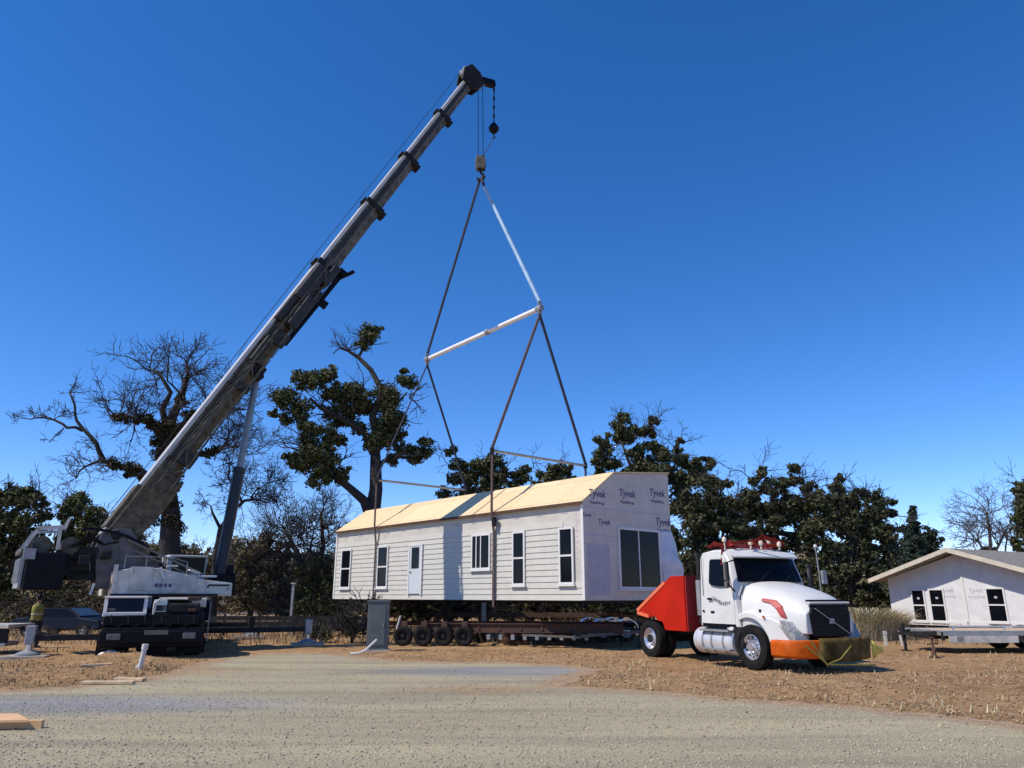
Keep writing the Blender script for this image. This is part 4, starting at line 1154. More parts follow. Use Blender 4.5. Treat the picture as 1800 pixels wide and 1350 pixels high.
# curved red vent trim on the hood side
for s in (-1, 1):
    pts = [(.30, 1.64), (.62, 1.60), (.85, 1.46), (1.0, 1.20), (.86, 1.22), (.70, 1.42), (.52, 1.53), (.30, 1.58)]
    def hy(x, z):
        t = (x + .3) / 1.78
        zt = lin(2.05, 1.62, t ** 1.25); wt = lin(.92, .60, t); ws_ = lin(1.14, .72, t ** 1.1); zb = lin(1.60, 1.30, t)
        if z < zb: return lin(ws_, lin(1.16, .74, t ** 1.3), (zb - z) / .3)
        return lin(wt, ws_, min(1, (zt - .13 - z) / max(.05, zt - .13 - zb)))
    mb = MB(); n = len(pts)
    vs = [(x, s * (hy(x, z) + .0), z) for x, z in pts] + [(x, s * (hy(x, z) + .045), z) for x, z in pts]
    mb.add(vs, [tuple(range(n)), tuple(range(2 * n - 1, n - 1, -1))] + [(i, (i + 1) % n, (i + 1) % n + n, i + n) for i in range(n)])
    mb.build('hood_vent', 'red_paint', hood)
# nose: grille, bright bar, bumper
mb = MB(); gpoly = [(-.56, .80), (-.62, 1.30), (-.54, 1.50), (.54, 1.50), (.62, 1.30), (.56, .80)]
mb.prism(gpoly, 1.46, 1.56, plane='YZ'); gr = tp(mb, 'grille', 'black_paint', bevel=.02)
k = MB()
for i in range(7): k.box((1.565, 0, .88 + i * .09), (.02, 1.06, .018))
k.build('grille_bar', 'dark_steel', gr)
k = MB(); k.bar((1.575, -.50, 1.42), (1.575, .50, .86), .02, .045, up=(1, 0, 0)); k.build('diagonal_bar', 'grey_steel', gr)
k = MB(); k.box((1.57, 0, 1.14), (.03, .16, .12)); k.build('badge', 'grey_steel', gr, bevel=.02)
mb = MB(); mb.box((1.50, 0, 1.54), (.16, 1.26, .05)); tp(mb, 'nose_bar', 'white_paint', bevel=.02)
mb = MB(); mb.box((1.42, 0, 1.58), (.14, 1.12, .06)); tp(mb, 'nose_gap', 'black_paint')
def bump_ring(z, k):
    return [(x, y, z) for x, y in [(.72, -1.24 * k), (1.25, -1.22 * k), (1.46, -1.08 * k), (1.62, -.80), (1.70, -.4), (1.72, 0), (1.70, .4), (1.62, .80), (1.46, 1.08 * k), (1.25, 1.22 * k), (.72, 1.24 * k), (.72, 1.0), (1.3, .6), (1.3, -.6), (.72, -1.0)]]
mb = MB(); mb.loft([bump_ring(.34, .93), bump_ring(.39, 1), bump_ring(.68, 1), bump_ring(.73, .97)]); bp_ = tp(mb, 'bumper', 'bumper_paint', smooth=True, bevel=.02)
# folded dark banner lying over the bumper front, with yellow ties
bn = []
for z in (.32, .43, .56, .68, .78):
    row = []
    for i in range(15):
        y = lin(-.60, 1.10, i / 14)
        x = 1.765 - .16 * (abs(y) / 1.1) ** 3 + .02 * math.sin(i * 1.9 + z * 9) - .03 * abs(z - .5)
        row.append((x, y, z - .05 * math.sin(i / 14 * math.pi) * (1 if z < .5 else 0)))
    bn.append(row)
vs = [p for r in bn for p in r]; fs = [(j * 15 + i, j * 15 + i + 1, (j + 1) * 15 + i + 1, (j + 1) * 15 + i) for j in range(4) for i in range(14)]
bo = MB().add(vs, fs).build('banner', 'banner', truck, smooth='full'); so_ = bo.modifiers.new('t', 'SOLIDIFY'); so_.thickness = .02
k = MB(); k.tube([(1.70, -.98, .62), (1.78, -.72, .42), (1.84, -.52, .24), (1.84, -.1, .22), (1.82, .4, .20), (1.80, .8, .18), (1.70, 1.08, .16)], .022, 6); k.tube([(1.74, -.86, .74), (1.80, -.60, .36), (1.82, -.5, .2)], .02, 6); k.tube([(1.80, .3, .60), (1.84, -.1, .34), (1.84, -.45, .26)], .015, 6); k.build('banner_tie', 'tie', bo)
k = MB()
fl = [[(1.62, 1.14, .70), (1.63, 1.22, .66), (1.62, 1.36, .58), (1.62, 1.48, .52)], [(1.63, 1.13, .50), (1.60, 1.24, .52), (1.66, 1.40, .46), (1.62, 1.50, .42)], [(1.62, 1.14, .28), (1.66, 1.24, .36), (1.62, 1.32, .40), (1.62, 1.36, .40)]]
k.loft([r for r in fl] , cap=False, closed=False); ff_ = k.build('yellow_flag', 'yellow_cloth', bo, smooth='full'); q_ = ff_.modifiers.new('t', 'SOLIDIFY'); q_.thickness = .015
# chassis, tanks, drive axle
mb = MB(); mb.box((-1.9, -.42, .78), (6.2, .09, .26)); mb.box((-1.9, .42, .78), (6.2, .09, .26)); mb.box((-4.2, 0, .8), (.6, .8, .2)); mb.box((-4.2, 0, .52), (.25, 1.6, .2)); mb.box((0, 0, .5), (.2, 1.7, .16)); mb.box((.3, 0, .9), (1.4, .7, .7)); mb.box((-1.2, 0, .75), (1.2, .8, .5)); tp(mb, 'chassis', 'dark_steel', bevel=.01)
for s in (-1, 1):
    mb = MB(); mb.tube([(-2.02, s * .98, .60), (-1.98, s * .98, .60), (-.58, s * .98, .60), (-.54, s * .98, .60)], [.28, .32, .32, .28], 28); tk = tp(mb, 'fuel_tank', mat('tank_alloy', (.66, .67, .68), .32, metal=.35, var=.12, scale=4), smooth=True)
    k = MB()
    for x in (-1.62, -1.28, -.84): k.lathe([(x - .03, .322), (x - .03, .334), (x + .03, .334), (x + .03, .322)], 28, 'X', (0, s * .98, .60))
    k.build('tank_strap', 'grey_steel', tk, smooth=True)
    k = MB(); k.box((-1.1, s * 1.27, .86), (1.1, .16, .04)); k.box((-1.1, s * 1.27, .42), (1.1, .16, .04)); k.build('tank_step', 'grey_steel', tk)
    k = MB(); k.box((-1.05, s * 1.05, .99), (1.3, .3, .10)); tp(k, 'side_skirt', 'black_paint', bevel=.02)
    for yy in (.86,):
        for w_off in (0, -.33):
            t = MB(); ri = MB(); wheel_mb(t, ri, (-4.15, s * (1.04 + w_off), WR), WR, .28, s, 40)
            w0 = tp(t, 'wheel', 'rubber', smooth=True)
            ri.build('rim', 'bright_steel', w0, smooth=True)
            if w_off == 0:
                hb_ = MB(); hb_.cyl((-4.15, s * 1.05, WR), (-4.15, s * 1.17, WR), .11, 16); hb_.build('hub', 'dark_steel', w0)
    # orange rear box sides with the wedge tail
    pol = [(-2.36, .78), (-2.36, 2.22), (-2.95, 2.22), (-3.22, 2.05), (-4.62, 1.30), (-4.62, 1.18), (-4.35, 1.16), (-4.05, 1.10), (-3.78, 1.14), (-3.62, 1.02), (-3.42, 1.0), (-3.30, .78)]
    mb = MB(); mb.prism(pol, s * 1.18, s * 1.22); sp2 = tp(mb, 'box_side', 'orange_paint', bevel=.01)
    k = MB(); k.bar((-3.22, s * 1.21, 2.05), (-4.62, s * 1.21, 1.28), .09, .06, up=(0, 1, 0)); k.bar((-4.62, s * 1.21, 1.22), (-4.05, s * 1.21, 1.13), .09, .05, up=(0, 1, 0)); k.build('edge_rail', mat('orange_edge', (.70, .16, .07), .45, var=.1), sp2)
mb = MB(); mb.prism([(-2.37, .8), (-2.37, 2.2), (-2.95, 2.2), (-3.22, 2.03), (-3.24, .8)], -1.17, 1.17); mb.prism([(-3.25, 2.02), (-4.58, 1.30), (-4.58, 1.25), (-3.25, 1.97)], -1.17, 1.17); tp(mb, 'box_body', 'orange_paint', bevel=.01)
mb = MB(); mb.box((-2.34, 0, 1.5), (.04, 2.36, 1.44)); tp(mb, 'box_shaded_front', 'red_paint')  # darker red sheet: shade on the orange box front put into the colour
for s in (-1, 1):
    mb = MB(); mb.tube([(-2.02, s * .95, 1.0), (-2.02, s * .95, 2.65), (-2.10, s * .95, 2.80)], .075, 14); st = tp(mb, 'exhaust_stack', 'dark_steel', smooth=True)
    k = MB(); k.cyl((-2.02, s * .95, 1.2), (-2.02, s * .95, 2.1), .11, 14); k.build('heat_shield', 'grey_steel', st, smooth=True)
# roof gear
mb = MB()
for s in (-.8, .8): mb.bar((-1.6, s, 2.96), (-.7, s, 2.96), .05, .05)
for x in (-1.55, -.75): mb.bar((x, -.85, 2.97), (x, .85, 2.97), .05, .05)
rack = tp(mb, 'roof_rack', 'red_paint')
mb = MB()
for (x, y, w0, h) in ((-1.3, -.9, .6, .13), (-1.05, -.6, .5, .16), (-.8, -.2, .4, .12), (-.85, .4, .5, .12), (-.8, .75, .4, .1)):
    mb.tube([(x - w0 / 2, y, 2.93), (x - w0 * .2, y + .06, 2.95 + h * .5), (x + w0 * .15, y - .05, 2.93 + h * .3), (x + w0 / 2, y + .04, 2.95 + h * .2)], [h * .3, h * .6, h * .5, h * .25], 7)
mb.build('rolled_flag', 'red_cloth', rack)
for (x, y, z) in ((-.95, -.92, 3.08), (-.62, -.35, 3.0), (-.62, .0, 3.0), (-.9, .55, 3.06), (-.62, .62, 2.98)):
    k = MB(); k.lathe([(-.04, .045), (0, .06), (.06, .055), (.10, .001)], 12, 'Z', (x, y, z)); k.cyl((x, y, 2.86), (x, y, z - .03), .02, 8); k.build('marker_lamp', mat('lamp_amber', (.75, .62, .50), .3), rack, smooth=True)
mb = MB(); mb.bar((-.88, -1.03, 2.95), (-.86, -1.14, 2.45), .05, .05); mb.bar((-.70, -.9, 3.0), (-.2, .1, 3.12), .05, .05); mb.bar((-1.1, .0, 2.95), (-.85, .3, 3.25), .05, .05); mb.bar((-.85, .3, 3.2), (-.6, .75, 3.02), .05, .1); mb.build('flag_pole', 'red_cloth', rack)
mb = MB(); mb.tube([(.0, 1.28, 1.6), (-.02, 1.30, 2.2), (-.05, 1.30, 2.9)], .014, 8); an = tp(mb, 'whip_antenna', 'grey_steel')
k = MB(); k.lathe([(-.05, .001), (-.03, .045), (.03, .045), (.05, .001)], 12, 'Z', (-.05, 1.30, 2.94)); k.build('antenna_ball', 'pvc', an, smooth=True)
mb = MB(); mb.box((.15, 1.28, 2.15), (.06, .16, .34)); tp(mb, 'hood_mirror', 'grey_steel', bevel=.02)

# seams and fittings that break up the paint
for s in (-1, 1):
    k = MB(); k.bar((-.255, s * 1.155, 1.0), (-.255, s * 1.135, 1.72), .012, .02); k.bar((-.26, s * 1.13, 1.72), (-.31, s * .96, 1.94), .012, .02); k.build('seam', 'black_paint', hood)
    k = MB(); k.box((.28, s * 1.05, 1.34), (.05, .05, .09)); k.build('hood_latch', 'rubber', hood, bevel=.01)
    k = MB(); k.box((1.0, s * 1.13, 1.02), (.02, .02, .02)); k.cyl((.55, s * 1.20, 1.22), (.55, s * 1.225, 1.22), .03, 10); k.build('side_marker', 'bumper_paint', hood)
    k = MB(); k.box((-1.62, s * 1.17, 2.2), (.01, .02, 1.0)); k.build('body_seam', 'grey_steel', cabm)
k = MB(); k.bar((-.3, -.9, 2.045), (-.3, .9, 2.045), .05, .03); k.build('cowl_strip', 'black_paint', hood)
for y in (-.55, .55):
    k = MB(); k.box((-.9, y, 1.85), (.45, .5, .9)); k.build('seat', 'black_paint', cabm, bevel=.05)

# the nose is a little shorter than first drawn
def desc(o):
    for c in [k for k in bpy.data.objects if k.parent == o]:
        yield c
        yield from desc(c)
for o in list(desc(truck)):
    for v_ in o.data.vertices:
        if v_.co.x > .7: v_.co.x = .7 + (v_.co.x - .7) * .84
    o.data.update()

# ================================================================== white house on the right
WD = Vector((.5, -.866, 0)); WN = Vector((-.866, -.5, 0))   # along its front wall toward the camera, outward normal
W0 = Vector((.513 * 38, 38 * 1.04 - 1, 0)); W0 = at(1571, 1100, 38.6); W0.z = 0
wh = thing('small_house', 'white wrapped gable house standing on the dirt behind the flat trailer', 'house', W0, math.atan2(WD.y, WD.x))
# local axes: x along the front wall, y = away from the viewer (into the house)
WWID, WDEP = 7.4, 11.0
ZE, ZR, ZB = 2.5, 3.68, .35
hx = WWID / 2
mb = MB(); mb.prism([(0, ZB), (WWID, ZB), (WWID, ZE), (hx, ZR - .08), (0, ZE)], 0, .12); tp(mb, 'front_wall', 'wrap_bright', wh)
mb = MB(); mb.box((.06, WDEP / 2 + .06, (ZB + ZE) / 2), (.12, WDEP - .12, ZE - ZB)); mb.box((WWID - .06, WDEP / 2 + .06, (ZB + ZE) / 2), (.12, WDEP - .12, ZE - ZB)); mb.prism([(0.12, ZB), (WWID - .12, ZB), (WWID - .12, ZE), (hx, ZR - .12), (.12, ZE)], WDEP - .12, WDEP); tp(mb, 'rear_wall', 'wrap', wh)
OH, GO = .45, .92
sl_ = (ZR - ZE) / hx
for s in (-1, 1):
    xe = hx + s * (hx + OH); ze = ZE - OH * sl_
    mb = MB()
    pr = [(hx, ZR + .0), (xe, ze), (xe, ze + .12), (hx, ZR + .12)]
    mb.prism(pr if s > 0 else pr[::-1], -GO + .045, WDEP + .4); rf = tp(mb, 'roof', 'shingle', wh)
    mb = MB(); pr = [(hx, ZR - .06), (xe, ze - .06), (xe, ze + .14), (hx, ZR + .14)]
    mb.prism(pr, -GO - .01, -GO + .04); mb.build('barge_board', mat('raw_board', (.52, .47, .38), .7, var=.15), rf)
mb = MB(); mb.box((hx + .0, -.02, (ZR + ZB) / 2 - .05), (.11, .04, ZR - ZB - .25)); tp(mb, 'centre_batten', 'trim', wh)
def wsx(px, py=1060):
    # distance along the front wall seen at px
    k = (px - 900) / F
    c = .962
    return (k * (W0.y * c + .1) - W0.x) / (.5 + .866 * c * k)
for (a, b_, t, bt) in ((1602, 1622, 1038, 1090), (1633, 1656, 1037, 1091), (1733, 1762, 1035, 1092)):
    x0, x1 = wsx(a), wsx(b_)
    P0 = W0 + WD * ((x0 + x1) / 2)
    z1 = at((a + b_) / 2, t, P0.y).z; z0 = at((a + b_) / 2, bt, P0.y).z
    window(wh, frame3((x0 - .06, 0, z0 - .06), (1, 0, 0), (0, 0, 1)), x1 - x0 + .12, z1 - z0 + .12, hbars=((z1 - z0) / 2 + .06,), fw=.07, sticker=((z1 - z0) * .78,))
for (px, py) in ((1664, 1038), (1714, 1038)):
    x = wsx(px); P0 = W0 + WD * x; z = at(px, py, P0.y).z
    text_mesh('lettering', 'Tyvek', .26, 'marks_faint', frame3((x, 0, z), (1, 0, 0), (0, 0, 1)) @ Matrix.Translation((0, 0, .004)), wh)
    text_mesh('lettering', 'HomeWrap', .15, 'marks_faint', frame3((x, 0, z - .28), (1, 0, 0), (0, 0, 1)) @ Matrix.Translation((0, 0, .004)), wh)
mb = MB(); mb.box((WWID / 2, .5, .2), (WWID - .3, .8, .3)); mb.box((WWID / 2, WDEP / 2, .18), (WWID - 1, WDEP - 1, .32)); tp(mb, 'crib_base', 'dark_steel', wh)
mb = MB(); mb.box((WWID / 2, -.02, ZB + .12), (WWID, .04, .2)); tp(mb, 'skirt_board', 'trim', wh)
# porch roof wing behind its left side
mb = MB(); mb.prism([(-2.4, 2.0), (.1, 2.55), (.1, 2.63), (-2.4, 2.08)], 3.6, 8); tp(mb, 'side_roof', 'shingle', wh)
mb = MB(); mb.bar((-2.5, 7.3, 0), (-2.5, 7.3, 2.4), .1, .1); tp(mb, 'porch_post', 'dark_steel', wh)
# ================================================================== trailers and small things
def simple_wheel(parent, c, r, wd, side, rim='grey_steel', M_=None):
    t = MB(M_); ri = MB(M_); wheel_mb(t, ri, c, r, wd, side, 24)
    o = t.build('wheel', 'rubber', parent, smooth=True); ri.build('rim', rim, o, smooth=True)
# long low house carrier on the ground under the house
p0, p1 = on_ground(705, 1136), on_ground(1105, 1140)
tl = thing('house_trailer', 'long rusty low trailer frame with a row of small wheels under the hanging house', 'trailer', p0, math.atan2(p1.y - p0.y, p1.x - p0.x))
TLn = (p1 - p0).length
for y in (.15, 2.35):
    mb = MB(); mb.box((TLn * .5 + .3, y, .62), (TLn - .9, .05, .26)); mb.box((TLn * .5 + .3, y, .76), (TLn - .9, .16, .03)); mb.box((TLn * .5 + .3, y, .485), (TLn - .9, .16, .03)); tp(mb, 'main_beam', 'rust', tl)
mb = MB()
for i in range(10): mb.box((.5 + i * (TLn - 1.2) / 9, 1.25, .60), (.08, 2.3, .12))
tp(mb, 'cross_member', 'rust', tl)
for i in range(4):
    for y, s in ((-.12, -1), (2.6, 1)): simple_wheel(tl, (.1 + i * .72, y, .34), .33, .22, s, 'dark_steel')  # rims coloured dark to stand for the shade under the house
mb = MB()
for i in range(4): mb.box((.1 + i * .72, 1.25, .34), (.08, 2.6, .08)); mb.box((.1 + i * .72, -.02, .72), (.2, .14, .22)); 
tp(mb, 'axle', 'rust', tl)
mb = MB()
for i in range(9): mb.box((3.1 + i * .42, -.0, .33), (.12, .12, .16))
tp(mb, 'bolt_plate', 'grey_steel', tl)
mb = MB(); mb.bar((TLn * .55, -.35, .42), (TLn * .80, -.35, .36), .2, .06); mb.bar((TLn * .80, -.35, .40), (TLn + .6, .6, .52), .08, .1); mb.bar((TLn + .6, .6, .52), (TLn - .4, 2.3, .6), .08, .1); tp(mb, 'tow_bar', 'tan_plate', tl)
mb = MB(); mb.bar((TLn + .4, .6, .1), (TLn + .4, .6, .8), .08, .08); mb.box((TLn + .4, .6, .05), (.25, .25, .04)); tp(mb, 'tongue_jack', 'dark_steel', tl)
for i, (px, py, hh, lb) in enumerate([(905, 1136, .5, 'low crib of dark timbers under the middle of the house trailer'), (985, 1137, .42, 'low crib of dark timbers near the tongue of the house trailer')]):
    q = on_ground(px, py); q.y += 1.0
    cb_ = thing('timber_crib', lb, 'crib', q, R(10 - 25 * i))
    for lv in range(3):
        mb = MB()
        for o_ in (-.3, .3):
            mb.box((0, o_, .07 + lv * .14), (.95, .14, .135)) if lv % 2 == 0 else mb.box((o_, 0, .07 + lv * .14), (.14, .95, .135))
        tp(mb, 'timber_layer', 'rust', cb_)
# tandem dolly with bright fenders
q = on_ground(1072, 1128); q.y += .6
dl = thing('tandem_dolly', 'small tandem axle dolly with silver curved fenders behind the truck rear wheel', 'trailer', q, R(8))
for x in (-.46, .46):
    for y, s in ((-1.0, -1), (1.0, 1)): simple_wheel(dl, (x, y, .36), .36, .24, s, 'bright_steel')
for s in (-1, 1):
    mb = MB(); a1 = arc_pts(-.46, .36, .50, 165, 62, 8) + arc_pts(.46, .36, .50, 118, 15, 8); a2 = arc_pts(-.46, .36, .46, 165, 60, 8) + arc_pts(.46, .36, .46, 120, 15, 8)
    mb.prism(a1 + a2[::-1], s * .84, s * 1.16); mb.box((0, s * 1.0, .62), (.10, .30, .36)); tp(mb, 'fender', 'bright_steel', dl)
mb = MB(); mb.box((0, 0, .62), (2.6, 1.5, .12)); mb.box((-1.9, 0, .6), (1.4, .12, .12)); tp(mb, 'frame', 'dark_steel', dl)
# flat trailer in front of the white house
p0, p1 = on_ground(1648, 1150), on_ground(1830, 1150)
ft = thing('flatbed_trailer', 'low grey flat trailer parked in front of the white wrapped house', 'trailer', p0, R(2))
mb = MB(); mb.box((3.2, 1.1, .62), (5.8, 2.2, .08)); tp(mb, 'deck', 'lumber', ft)
mb = MB(); mb.box((3.2, -.03, .60), (5.9, .06, .15)); mb.box((3.2, 2.23, .60), (5.9, .06, .15)); mb.box((.28, 1.1, .60), (.06, 2.2, .15)); tp(mb, 'side_rail', 'grey_steel', ft, bevel=.01)
mb = MB(); mb.box((1.55, -.1, .43), (1.9, .05, .20)); mb.box((.6, -.1, .43), (.45, .05, .18)); tp(mb, 'side_box', 'crane_paint', ft)
mb = MB()
for x in (.25, .9, 1.9, 2.8): mb.box((x, .0, .52), (.07, .07, .25))
mb.box((1.6, 1.1, .5), (2.8, .9, .2)); tp(mb, 'under_frame', 'dark_steel', ft)
mb = MB(); mb.bar((.3, .3, .6), (-.5, 1.1, .55), .08, .1); mb.bar((.3, 1.9, .6), (-.5, 1.1, .55), .08, .1); mb.bar((-.35, 1.1, .05), (-.35, 1.1, .85), .07, .07); mb.box((-.35, 1.1, .03), (.26, .26, .04)); tp(mb, 'tongue', 'dark_steel', ft)
for x in (3.5, 4.35):
    for y, s in ((-.12, -1), (2.32, 1)): simple_wheel(ft, (x, y, .38), .38, .22, s)
mb = MB(); mb.prism(arc_pts(3.5, .38, .47, 170, 90, 6) + arc_pts(4.35, .38, .47, 90, 10, 6) + [(4.76, .44)] + arc_pts(4.35, .38, .44, 10, 90, 6) + arc_pts(3.5, .38, .44, 90, 170, 6), -.26, -.0); tp(mb, 'fender', 'black_paint', ft)
mb = MB()
for x in (.6, 2.2): mb.bar((x, -.0, .68), (x + .02, -.0, .79), .04, .04)
mb.bar((.5, -.0, .80), (2.9, -.0, .80), .03, .04); tp(mb, 'stake_rail', 'bright_steel', ft)
# wheel chock / dark jack near its tongue
q = on_ground(1643, 1156)
jk = thing('post_jack', 'small dark screw jack standing alone before the flat trailer', 'jack', q)
mb = MB(); mb.lathe([(0, .13), (.03, .13), (.06, .06), (.28, .045), (.30, .03), (.52, .03), (.52, .07), (.56, .07), (.56, .001)], 14, 'Z'); mb.build('body', 'rust', jk, smooth=True)
mb = MB(); mb.bar((-.16, 0, .36), (.16, .02, .38), .03, .03); mb.build('handle', 'dark_steel', jk)
# green-grey cabinet under the house
q = on_ground(662, 1146)
cb = thing('utility_cabinet', 'tall grey green metal cabinet standing by the trailer wheels', 'cabinet', q, R(6))
mb = MB(); mb.box((0, .25, .76), (.66, .5, 1.5)); tp(mb, 'body', 'cabinet', cb, bevel=.02)
mb = MB(); mb.box((0, .25, 1.53), (.72, .56, .05)); tp(mb, 'lid', 'cabinet', cb, bevel=.01)
mb = MB(); mb.box((-.02, -.012, .80), (.50, .025, 1.2)); dd_ = tp(mb, 'door', 'cabinet', cb, bevel=.008)
mb = MB(); mb.box((.18, -.035, .8), (.03, .03, .12)); mb.build('handle', 'grey_steel', dd_)
mb = MB(); mb.box((0, .25, .03), (.8, .62, .06)); tp(mb, 'plinth', 'concrete', cb)
mb = MB(); hp = on_ground(662, 1150)
mb.tube([hp + Vector((.0, -.1, .42)), hp + Vector((-.12, -.2, .30)), hp + Vector((-.3, -.3, .12)), hp + Vector((-.5, -.35, .05)), hp + Vector((-.72, -.35, .04))], .035, 8); o = mb.build('drain_hose', 'pvc', world=True, smooth=True); tag(o, 'short pale hose curling from the grey green cabinet to the ground', 'hose')
mb = MB(); hp = on_ground(697, 1128); mb.tube([hp + Vector((0, 0, .02)), hp + Vector((0, 0, .5)), hp + Vector((.12, 0, .95))], .04, 8); o = mb.build('bent_pipe', 'pvc', world=True, smooth=True); tag(o, 'short bent white pipe behind the grey green cabinet', 'pipe')
# pale post behind under the house
q = on_ground(850, 1112)
pp = thing('timber_post', 'pale square post standing behind the trailer beam under the house', 'post', q)
mb = MB(); mb.box((0, 0, .9), (.2, .2, 1.8)); tp(mb, 'shaft', 'concrete', pp, bevel=.01); mb = MB(); mb.box((0, 0, 1.83), (.28, .28, .06)); tp(mb, 'cap', 'concrete', pp, bevel=.01)
q = on_ground(509, 1118)
pp = thing('timber_post', 'thin grey post among the bushes left of the house', 'post', q)
mb = MB(); mb.box((0, 0, 1.1), (.10, .10, 2.2)); tp(mb, 'shaft', 'grey_steel', pp, bevel=.01); mb = MB(); mb.box((0, 0, 2.22), (.2, .2, .05)); tp(mb, 'cap', 'concrete', pp, bevel=.01)
# standing pipe, white sack, planks, plywood in the foreground
q = on_ground(247, 1180)
pv = thing('stand_pipe', 'upright white plastic pipe stub leaning in front of the crane', 'pipe', q)
mb = MB(); mb.tube([(-.03, 0, 0), (.03, 0, .52)], .055, 14); tp(mb, 'pipe', 'pvc', pv, smooth=True)
mb = MB(); mb.tube([(.028, 0, .48), (.036, 0, .60)], .072, 14); tp(mb, 'cap', 'pvc', pv, smooth=True)
mb = MB(); mb.tube([(-.14, 0, .0), (-.05, 0, .14)], .04, 10); tp(mb, 'elbow', 'pvc', pv, smooth=True)
q = on_ground(213, 1150)
pv = thing('marker_stake', 'thin white stake beside the white sack before the crane', 'stake', q)
mb = MB(); mb.box((0, 0, .28), (.05, .03, .56)); tp(mb, 'stick', 'pvc', pv); mb = MB(); mb.box((0, -.02, .5), (.09, .01, .12)); tp(mb, 'flag', 'pvc', pv)
q = on_ground(189, 1160)
mb = MB(); 
rings = []
for (z, r) in ((0, .24), (.06, .30), (.16, .28), (.24, .16), (.28, .05)):
    rings.append([((r + .04 * math.sin(3 * a + z * 9)) * math.cos(a), (r * .7 + .03 * math.sin(2 * a + 1)) * math.sin(a), z + .02 * math.sin(4 * a)) for a in [2 * math.pi * i / 14 for i in range(14)]])
mb.m = Matrix.Translation(q); mb.loft(rings); o = mb.build('sack', mat('sack_white', (.80, .80, .80), .6, var=.04), world=True, smooth='full'); tag(o, 'crumpled white sack lying on the dirt heap before the crane', 'sack')
for i, (a, b_, ln, wd, rz, lb) in enumerate([(190, 1203, 1.0, .16, 4, 'pale plank end lying nearest the gravel left of the stand pipe'), (228, 1197, .7, .14, -14, 'short plank lying between the long plank and the stand pipe'), (168, 1186, .6, .10, 28, 'small broken board on the dirt heap behind the planks')]):
    q = on_ground(a, b_); h_ = gh(q.x, q.y) + .05
    mb = MB(Matrix.Translation((q.x, q.y, h_)) @ Matrix.Rotation(R(rz), 4, 'Z') @ Matrix.Rotation(R(3), 4, 'X')); mb.box((0, 0, 0), (ln, wd, .05)); o = mb.build('plank', 'lumber', world=True, bevel=.004); tag(o, lb, 'plank')
q = on_ground(48, 1284)
mb = MB(Matrix.Translation((q.x, q.y, .0)) @ Matrix.Rotation(R(6), 4, 'Z')); mb.prism([(0, .0), (-.45, .62), (-2.44, .62), (-2.44, 0)], .10, .128, plane='XY'); mb.box((-1.0, .18, .05), (2.2, .09, .098)); o = mb.build('plywood_sheet', mat('plywood', (.62, .36, .17), .7, var=.15, scale=4, col2=(.72, .45, .24)), world=True); tag(o, 'orange brown plywood sheet lying on the gravel in the near corner', 'plywood')
# white barricade and stake by the straw
for (px, py, lb) in ((1558, 1137, 'short pinkish stake in the dry grass left of the white house'), (1587, 1137, 'leaning white stake at the left foot of the white house')):
    q = on_ground(px, py); st = thing('survey_stake', lb, 'stake', q)
    mb = MB(); mb.bar((0, 0, 0), (-.06 if px > 1570 else .0, 0, .52), .09, .05); tp(mb, 'stick', 'pvc', st); mb = MB(); mb.box((-.05 if px > 1570 else 0, -.03, .45), (.14, .012, .1)); tp(mb, 'flag', 'pvc', st)

# ================================================================== dark car behind the crane, flat trailer at the left edge, fences
q = on_ground(118, 1118)
car = thing('parked_car', 'dark blue car parked between the worker and the crane', 'car', q, R(-8)); car.scale = (1, 1, .88)
def car_ring(y, k): 
    pr = [(-2.1, .35), (-2.15, .75), (-1.9, .88), (-1.45, .92), (-.95, 1.33), (.35, 1.36), (1.05, .93), (1.95, .80), (2.12, .62), (2.1, .35)]
    return [(x * (1 if z < .9 else .98), y * (1 - (.22 if z > 1.1 else 0)), z) for x, z in pr]
mb = MB(); mb.loft([car_ring(y, 0) for y in (-.85, -.6, 0, .6, .85)]); bd = tp(mb, 'body', 'car_paint', car, smooth=True, bevel=.05)
mb = MB(); mb.loft([[(-1.35, y, .93), (-.93, y * .8, 1.30), (.33, y * .8, 1.32), (.98, y, .94)] for y in (-.86, .86)]); tp(mb, 'side_window', 'glass', car)
mb = MB(); mb.add([(1.0, -.68, .97), (1.0, .68, .97), (.45, .58, 1.31), (.45, -.58, 1.31), (1.02, -.68, .99), (1.02, .68, .99), (.47, .58, 1.33), (.47, -.58, 1.33)], [(0, 1, 2, 3), (4, 7, 6, 5), (0, 4, 5, 1), (2, 6, 7, 3), (0, 3, 7, 4), (1, 5, 6, 2)]); tp(mb, 'windscreen', mat('sky_glass', (.03, .04, .05), .2, spec=.5), car)
for x in (-1.3, 1.35):
    for y, s in ((-.8, -1), (.8, 1)): simple_wheel(car, (x, y, .32), .32, .2, s)
for y in (-.6, .6):
    mb = MB(); mb.box((2.1, y, .62), (.06, .3, .12)); tp(mb, 'headlight', 'grey_steel', car, bevel=.02)
q = on_ground(0, 1152)
lt = thing('utility_trailer', 'low dark trailer with a pale rail cut by the photo edge behind the worker', 'trailer', q, R(3))
mb = MB(); mb.box((-1.35, .6, .82), (3.0, 1.4, .10)); tp(mb, 'deck', 'crane_paint', lt)
mb = MB(); mb.box((-1.35, -.05, .55), (3.0, .06, .4)); tp(mb, 'side_panel', 'black_paint', lt); mb = MB(); mb.box((-1.35, -.1, .30), (3.0, .05, .08)); mb.box((-1.35, .5, .3), (2.6, .9, .12)); tp(mb, 'lower_rail', 'grey_steel', lt)
for y, s in ((-.12, -1), (1.3, 1)): simple_wheel(lt, (-1.6, y, .33), .33, .2, s)
mb = MB(); mb.bar((.15, .6, .75), (1.1, .6, .5), .08, .1); tp(mb, 'tongue', 'dark_steel', lt)
